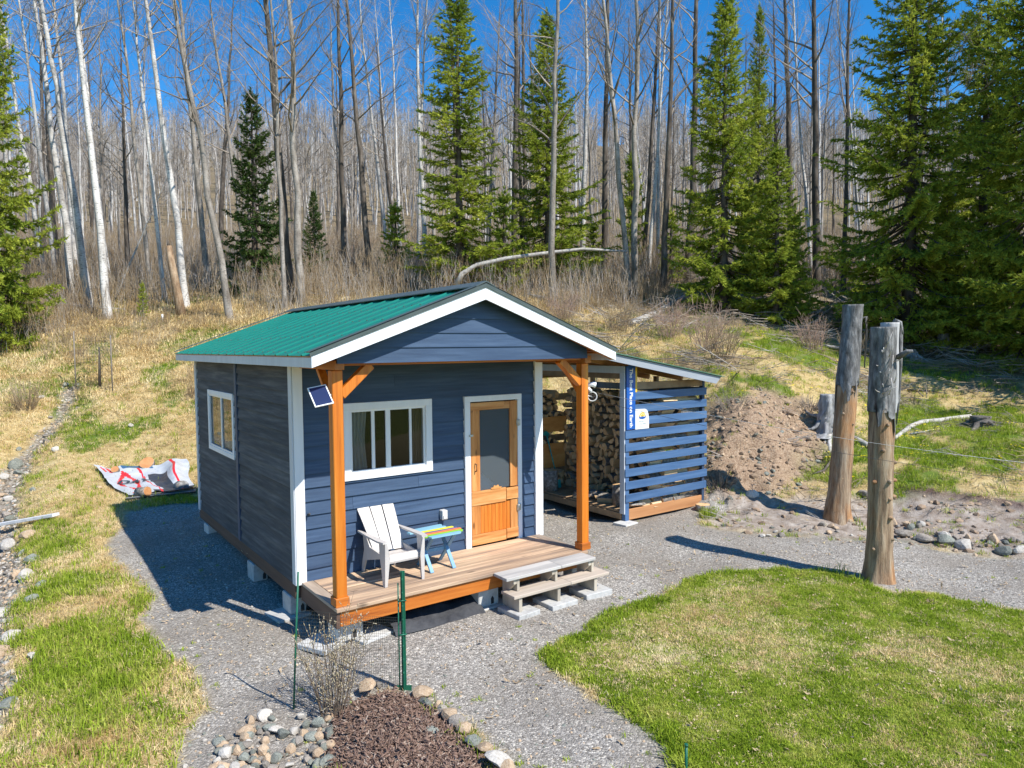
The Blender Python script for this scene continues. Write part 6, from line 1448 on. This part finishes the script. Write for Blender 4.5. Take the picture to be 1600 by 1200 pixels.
tag(mb.beam(a_, b_2, .16, .06, .006).build('plank', mk('silver_plank', (.42, .41, .40), (.58, .57, .56), 10, (.3, 1, 1), .8, .4, c3=(.68, .67, .66)), None, loc=a_), 'weathered silver plank bridging the creek at the left edge', 'plank')
# ------------------------------------------------------------------ lumber wrap at the back left
tl, tr2, br2, bl = [onground(*p) for p in ((146, 732), (292, 724), (303, 770), (200, 779))]
nS, nT = 60, 44; V = []; F = []; mi = []
def cz_(s, t): return .05+.10*float(fbm(s*2.4, t*2.4, .35, 2))+.24*math.exp(-((s-.82)/.10)**2)*math.exp(-((t-.35)/.4)**2)+.05*math.exp(-((s-.45)/.1)**2-((t-.75)/.15)**2)
for j in range(nT+1):
    for i in range(nS+1):
        s, t = i/nS, j/nT; s2 = s+.02*math.sin(t*9); t2 = t+.03*math.sin(s*11)
        p = (tl*(1-s2)+tr2*s2)*(1-t2)+(bl*(1-s2)+br2*s2)*t2; p[2] = Hs(p[0], p[1])[0]+cz_(s, t); V.append(p)
for j in range(nT):
    for i in range(nS):
        s, t = (i+.5)/nS, (j+.5)/nT; m = 0
        if .50+.06*t < s < .74 and t > .25: m = 2
        if t > .9 and s > .4: m = 2
        if abs(s-(.44+.08*t)) < .014 or abs(s-.82) < .016: m = 1
        dd1 = abs(s-.25)/.15+abs(t-.50)/.42
        if .58 < dd1 < 1.0 and not ((s-.25)**2/.075**2+(t-.50)**2/.2**2 < 1): m = 1
        if t < .07 and .28 < s < .62: m = 3
        if .05 < s < .13 and .02 < t < .16 and abs(s-.09) > abs(t-.09)*.3: m = 1
        if .10 < s < .2 and .86 < t < .96: m = 1
        F.append((j*(nS+1)+i, (j+1)*(nS+1)+i, (j+1)*(nS+1)+i+1, j*(nS+1)+i+1)); mi.append(m)
mb = MB(); mb.add(V, F, 0, True); mb.mi = mi
wr = mb.build('lumber_wrap', [clothw, clothr, clothk, mk('wrap_blue', (.03, .10, .20), (.05, .14, .26), 5, rough=.45, bump=.2, var=0)], None, loc=tuple(V[len(V)//2])); tag(wr, 'white red and black printed lumber wrap sheet spread on the grass behind the cabin', 'tarp')
def cp(s, t): return (tl*(1-s)+tr2*s)*(1-t)+(bl*(1-s)+br2*s)*t
o_ = cp(.25, .52); ex = cp(.35, .52)-cp(.15, .52); ex /= np.linalg.norm(ex); ey = cp(.25, .35)-cp(.25, .7); ey -= ex*(ey@ex); ey /= np.linalg.norm(ey); ez = np.cross(ex, ey)
base_ = o_-ex*.27+ey*.03; base_[2] = o_[2]+.16
te = text('lettering', 'DAY', .33, [[ex[0], ey[0], ez[0], base_[0]], [ex[1], ey[1], ez[1], base_[1]], [ex[2], ey[2], ez[2], base_[2]], [0, 0, 0, 1]], clothk, wr, .001, .012)
# lay the letters on the cloth
for v in te.data.vertices:
    q = np.array(v.co[:])+ORG[wr.name]; dd = [(q[0]-p[0])**2+(q[1]-p[1])**2 for p in V]; k_ = int(np.argmin(dd)); v.co.z = V[k_][2]+.03-ORG[wr.name][2]
orend = mk('orange_log_end', (.40, .17, .06), (.56, .27, .11), 9, rough=.85, bump=.4, world=False, var=.1)
mt_ = thing('roofing_sheet', 'grey ribbed sheet lying under the lower edge of the lumber wrap', 'metal sheet', onground(250, 780))
mb = MB(); a_, b_2 = onground(196, 783), onground(306, 772); w_ = onground(204, 770)-onground(196, 783); 
for k in range(12):
    f0, f1 = k/12, (k+.5)/12; p, q = a_+w_*f0*1.6, b_2+w_*f0*1.0; p = p+[0, 0, .04]; q = q+[0, 0, .05]; MB().beam(p, q, .05, .03, .002).build('rib', metal if k % 2 else black, mt_)
p_ = onground(231, 733); roundlog(p_[0], p_[1], p_[2]+.10, .17, .10, 'orange topped log round on the top edge of the lumber wrap', (.75, .1), orend, bark, -.6)
p_ = onground(181, 742); roundlog(p_[0], p_[1], p_[2]+.10, .09, .08, 'small orange log round near the lettering of the wrap', (.75, .1), orend, bark, -.6)
p_ = onground(216, 778); roundlog(p_[0], p_[1], p_[2]+.12, .10, .30, 'dark log round holding down the front of the wrap', (1.4, .2), orend, bark, .5)
p_ = onground(279, 768); roundlog(p_[0], p_[1], p_[2]+.12, .11, .26, 'grey log round holding down the right end of the wrap', (1.4, -.2), greystump, bark, .3)
# ------------------------------------------------------------------ wire panel gate on the left slope
fg = thing('wire_gate', 'rusty wire mesh panel between two thin posts on the left slope', 'gate', onground(147, 618))
pL, pR = onground(119, 614), onground(176, 614); dG = (pL-CAM)@FW; hG = 92/FPX*dG
rust = mk('rusty_wire', (.16, .13, .10), (.28, .24, .19), 8, rough=.8, bump=.1)
for p in (pL, pR): MB().tube([p-[0, 0, .2], p+[0, 0, hG*(1.02 if p is pL else .93)]], .022, 6).build('gate_post', rust, fg)
mb = MB(); nv = 12
for i in range(1, nv): q = pL+(pR-pL)*i/nv; mb.tube([q+[0, 0, .05], q+[0, 0, hG*.92]], .003, 3)
for i in range(18): z = .06+hG*.86*i/17; mb.tube([pL+[0, 0, z], pR+[0, 0, z]], .003, 3)
tag(mb.build('wire_mesh', rust, fg), kind='stuff')
p = onground(156, 610); MB().tube([p, p+[0, 0, .6]+rt*.02, p+[0, 0, 1.25]+rt*.03], [.05, .035, .02], 7).build('support_stick', bk_dark, fg)
p = onground(254, 505); tag(MB().tube([p-[0, 0, .1], p+[0, 0, .30]], .035, 6).build('marker_stake', white, None, loc=p), 'short white marker stake at the top of the left meadow', 'stake')
# ------------------------------------------------------------------ garden fence
fe = thing('garden_fence', 'green fence post and thin stake with plastic netting round the dry shrub', 'fence', onground(632, 1078))
q0 = onground(632, 1078); q1 = onground(458, 1108); hP = 1.20
topP = q0+[0, 0, 1.20]+rt*.015
MB().box(q0[0]-.022, q0[0]+.022, q0[1]-.004, q0[1]+.004, q0[2]-.1, q0[2]+1.17, .001, R=rotm('Z', YAW), c=(q0[0], q0[1], 0)).box(q0[0]-.004, q0[0]+.004, q0[1]-.03, q0[1]+.004, q0[2]-.1, q0[2]+1.17, .001, R=rotm('Z', YAW), c=(q0[0], q0[1], 0)).build('t_post', green_m, fe)
for k in range(16): c = q0+[0, 0, .12+.065*k]-bkd*.03; MB().box(c[0]-.006, c[0]+.006, c[1]-.006, c[1]+.006, c[2]-.008, c[2]+.008, .001).build('stud', green_m, fe) if k % 2 else None
MB().box(q0[0]-.07, q0[0]+.07, q0[1]-.003, q0[1]+.003, q0[2]-.06, q0[2]+.05, .001, R=rotm('Z', YAW), c=(q0[0], q0[1], 0)).build('anchor_plate', green_m, fe)
c = q0-rt*.045; MB().tube([c-[0, 0, .1], c+[0, 0, 1.05]], .007, 6).build('thin_stake', green_m, fe)
for z in (.55, .88): MB().tube([c+[0, 0, z]-bkd*.03, q0+[0, 0, z+.01]-bkd*.035, q0+rt*.03+[0, 0, z]], .008, 5).build('tie', green_m, fe)
tL = q1+[0, 0, 1.28]+rt*.08; MB().tube([q1-[0, 0, .1], (q1+tL)/2, tL], .009, 6).build('leaning_stake', green_m, fe)
netm = mk('black_netting', (.03, .035, .03), (.07, .075, .065), 8, rough=.5, bump=0)
mb = MB(); nh = 46; nvv = 26
def netp(s, t): 
    sag = .05*math.sin(math.pi*s)*(t); lo = q1*(1-s)+q0*s; x_ = lo+rt*.08*(1-s)*t; bulge = bkd*.10*math.sin(math.pi*s)
    return x_+bulge+np.array([0, 0, .01+(.92-.22*s)*t-sag])
for i in range(nh+1): mb.tube([netp(i/nh, t) for t in (0, .33, .66, 1)], .0013, 3, cap=False)
for j in range(nvv+1): mb.tube([netp(s, j/nvv) for s in np.linspace(0, 1, 12)], .0013, 3, cap=False)
tag(mb.build('netting', netm, fe), kind='stuff')
p = onground(1072, 1212); tag(MB().tube([p-[0, 0, .1], p+[0, 0, .24]], .012, 6).tube([p+[0, 0, .235], p+[0, 0, .255]], .015, 6).build('garden_stake', green_m, None, loc=p), 'short green stake at the path edge by the lawn at the bottom', 'stake')
# ------------------------------------------------------------------ shrubs
budm = leafmat('pale_buds', (.45, .36, .22), (.55, .46, .3), (.62, .54, .38), 3, .1)
def shrub(name, p, h, spread, n, mat, lab, buds=0, r=.004, seed=1, splay=.35, twn=4, group=None, cat='shrub'):
    g = np.random.default_rng(seed); br = []; B = []
    for i in range(n):
        a = g.uniform(0, 6.28); st = np.array([math.cos(a), math.sin(a), 0])*spread*.22*math.sqrt(g.random()); hh = h*g.uniform(.55, 1.05); v = np.array([math.cos(a)*g.uniform(0, splay), math.sin(a)*g.uniform(0, splay), 1]); v /= np.linalg.norm(v)
        pts = [st]; 
        for q in range(4): v = v+g.normal(0, .07, 3); v /= np.linalg.norm(v); pts.append(pts[-1]+v*hh/4)
        pts = np.array(pts); br.append((pts, np.linspace(r, r*.35, 5)))
        for w in range(twn):
            f = g.uniform(.8, 3.9); i0 = int(f); b0 = pts[i0]+(pts[min(i0+1, 4)]-pts[i0])*(f-i0); v2 = v+g.normal(0, .45, 3); v2 /= np.linalg.norm(v2); e = b0+v2*hh*g.uniform(.12, .32); br.append((np.array([b0, e]), np.array([r*.6, r*.3])))
            for b in range(buds): B.append((b0+(e-b0)*g.random(), v2))
        for b in range(buds): B.append((pts[2]+(pts[4]-pts[2])*g.random(), v))
    t = thing(name, lab, cat, p, group); V, F = tubes(br, 4); me = mesh_np('stems', V, F, True); me.materials.append(mat); tone(me, np.random.default_rng(1).random(len(V))); link(bpy.data.objects.new('stems', me), t)
    if B:
        V = []; F3 = []
        for b, v in B:
            w = np.cross(v, g.normal(0, 1, 3)); w /= np.linalg.norm(w)+1e-9; w2 = np.cross(v, w); k = len(V); V += [b-v*.002, b+w*.005+v*.009, b-w*.003+w2*.005+v*.009, b-w*.003-w2*.005+v*.009, b+v*.022]; F3 += [(k, k+1, k+2), (k, k+2, k+3), (k, k+3, k+1), (k+4, k+2, k+1), (k+4, k+3, k+2), (k+4, k+1, k+3)]
        me = mesh_np('buds', V, None, False, F3); me.materials.append(budm); tone(me, g.random(len(V))); o = bpy.data.objects.new('buds', me); link(o, t); o['kind'] = 'stuff'
    return t
shm = mk('shrub_stem', (.13, .09, .06), (.26, .19, .13), 20, rough=.85, bump=.1)
shrub('dry_shrub', onground(520, 1116), .86, .6, 46, shm, 'leafless shrub with pale buds growing through the netting by the mulch bed', 5, .004, 2, .34, 5)
shrub('dead_weed', onground(402, 892)+[.05, -.1, 0], .42, .4, 26, mk('dead_weed', (.16, .08, .05), (.28, .16, .11), 20, rough=.9, bump=.1), 'brown dead weed growing against the left cabin wall', 2, .003, 3, .5, 4)
for i, (px, py, s, l) in enumerate(((1102, 548, 1.5, 'tall pinkish bare bush on the slope behind the woodshed roof'), (1128, 560, 1.2, 'bare bush right of the tall pinkish one'), (1046, 528, 1.2, 'bare bush left of the tall pinkish one'), (965, 520, 1.1, 'bare bush showing above the right roof slope'), (1270, 545, 1.1, 'dry tangled bush left of the far log post top'), (1330, 560, .8, 'low dry bush behind the log posts'), (540, 440, 2.2, 'reddish bare bush behind the left half of the roof'), (700, 455, 1.3, 'reddish low bush behind the cabin ridge'), (880, 500, 1.0, 'dry bush above the right roof edge'), (40, 640, .9, 'brown weed clump above the creek on the left'), (20, 500, 1.4, 'grey brush at the left edge of the meadow top'))):
    shrub('bare_bush', onground(px, py), s, s*1.2, 60, brushm if i % 2 else mk(f'pink_stem_{i}', (.28, .17, .12), (.45, .32, .25), 20, rough=.9, bump=0), l, 0, .007, 20+i, .6, 5)
print('tris', sum(len(m.polygons)*1 for m in bpy.data.meshes))

# weeds and leaf litter straying onto the gravel
x, y, d, u = rnd_ground(50000, -.9, .95, 4.2, 16, .5); mg_ = samp(mk_gravel, x, y); edge = np.exp(-(inpoly(x, y, Z_GRAVEL)/.35)**2)
m = clear(x, y) & (mg_ > .5) & (rng.random(len(x)) < .006+.05*edge*(fbm(x, y, .5, 3) > .5)); P_ = keep(x, y, m)
scatter('gravel_weeds', P_, rng.uniform(.3, .9, len(P_)), [blades(180+i, 14, .05, .009, .04, 1.0, grassg) for i in range(3)], .2, 'tiny weeds in the gravel path')
def leaflet(seed, mat):
    g = np.random.default_rng(seed); V = []; F = []
    for i in range(3):
        a = g.uniform(0, 6.28); c = np.array([*g.normal(0, .05, 2), .008]); r = g.uniform(.008, .018); k = len(V); V += [c+np.array([math.cos(a+q)*r*w, math.sin(a+q)*r*w, g.uniform(-.004, .01)]) for q, w in ((0, 1.5), (1.57, .7), (3.14, 1.5), (4.71, .7))]; F.append((k, k+1, k+2, k+3))
    me = mesh_np('leaf', V, F); me.materials.append(mat); tone(me, g.random(len(V))); return me
lf = [leaflet(i, m_) for i, m_ in enumerate((grasss, brushm, rockt))]
x, y, d, u = rnd_ground(30000, -1, 1, 4.2, 26, .5); m = clear(x, y) & (samp(mk_mulch, x, y) < .5) & (rng.random(len(x)) < .10+.35*(samp(mk_lawn, x, y) > .5)*(fbm(x, y, .8, 5) > .5)+.4*(fbm(x, y, .7, 6) > .56)); P_ = keep(x, y, m)
scatter('leaf_litter', P_+[0, 0, .004], rng.uniform(.5, 1.3, len(P_)), lf, .3, 'dead leaves and straw bits strewn over the ground')

x, y, d, u = rnd_ground(2600, .1, .95, 12.5, 19, .5); m = clear(x, y) & (samp(mk_gravel, x, y) < .3) & (samp(mk_lawn, x, y) < .3) & (rng.random(len(x)) < .16); P_ = keep(x, y, m); n = len(P_)
scatter('bank_twigs', P_+[0, 0, .03], rng.uniform(.2, .7, n), [brush(170+i, 3, 1.0, .3, [twigw, brushm, twigm][i], .012, 2) for i in range(3)], 0, 'twigs and bark scraps littering the right bank', np.stack([rng.normal(1.45, .15, n), rng.normal(0, .3, n), rng.uniform(0, 6.28, n)], 1))
for i, (px, py, s, l) in enumerate(((1122, 765, .45, 'tangle of roots and dead stems at the foot of the bank right of the woodshed'), (1145, 640, .5, 'brown weeds on top of the dirt bank'), (1265, 640, .4, 'dead weeds at the right shoulder of the dirt bank'))):
    shrub('root_tangle', onground(px, py), s, s*2.2, 44, twigm if i else bk_dark, l, 0, .006, 60+i, 1.2, 5)
tf = thing('grass_clump', 'green grass clump at the right corner of the woodshed', 'grass clump', onground(1105, 806))
for k in range(5):
    o = bpy.data.objects.new('tuft', blades(190+k, 40, .22, .01, .12, .6, grassg)); link(o, tf); o.location = (random.uniform(-.15, .15), random.uniform(-.1, .1), 0)
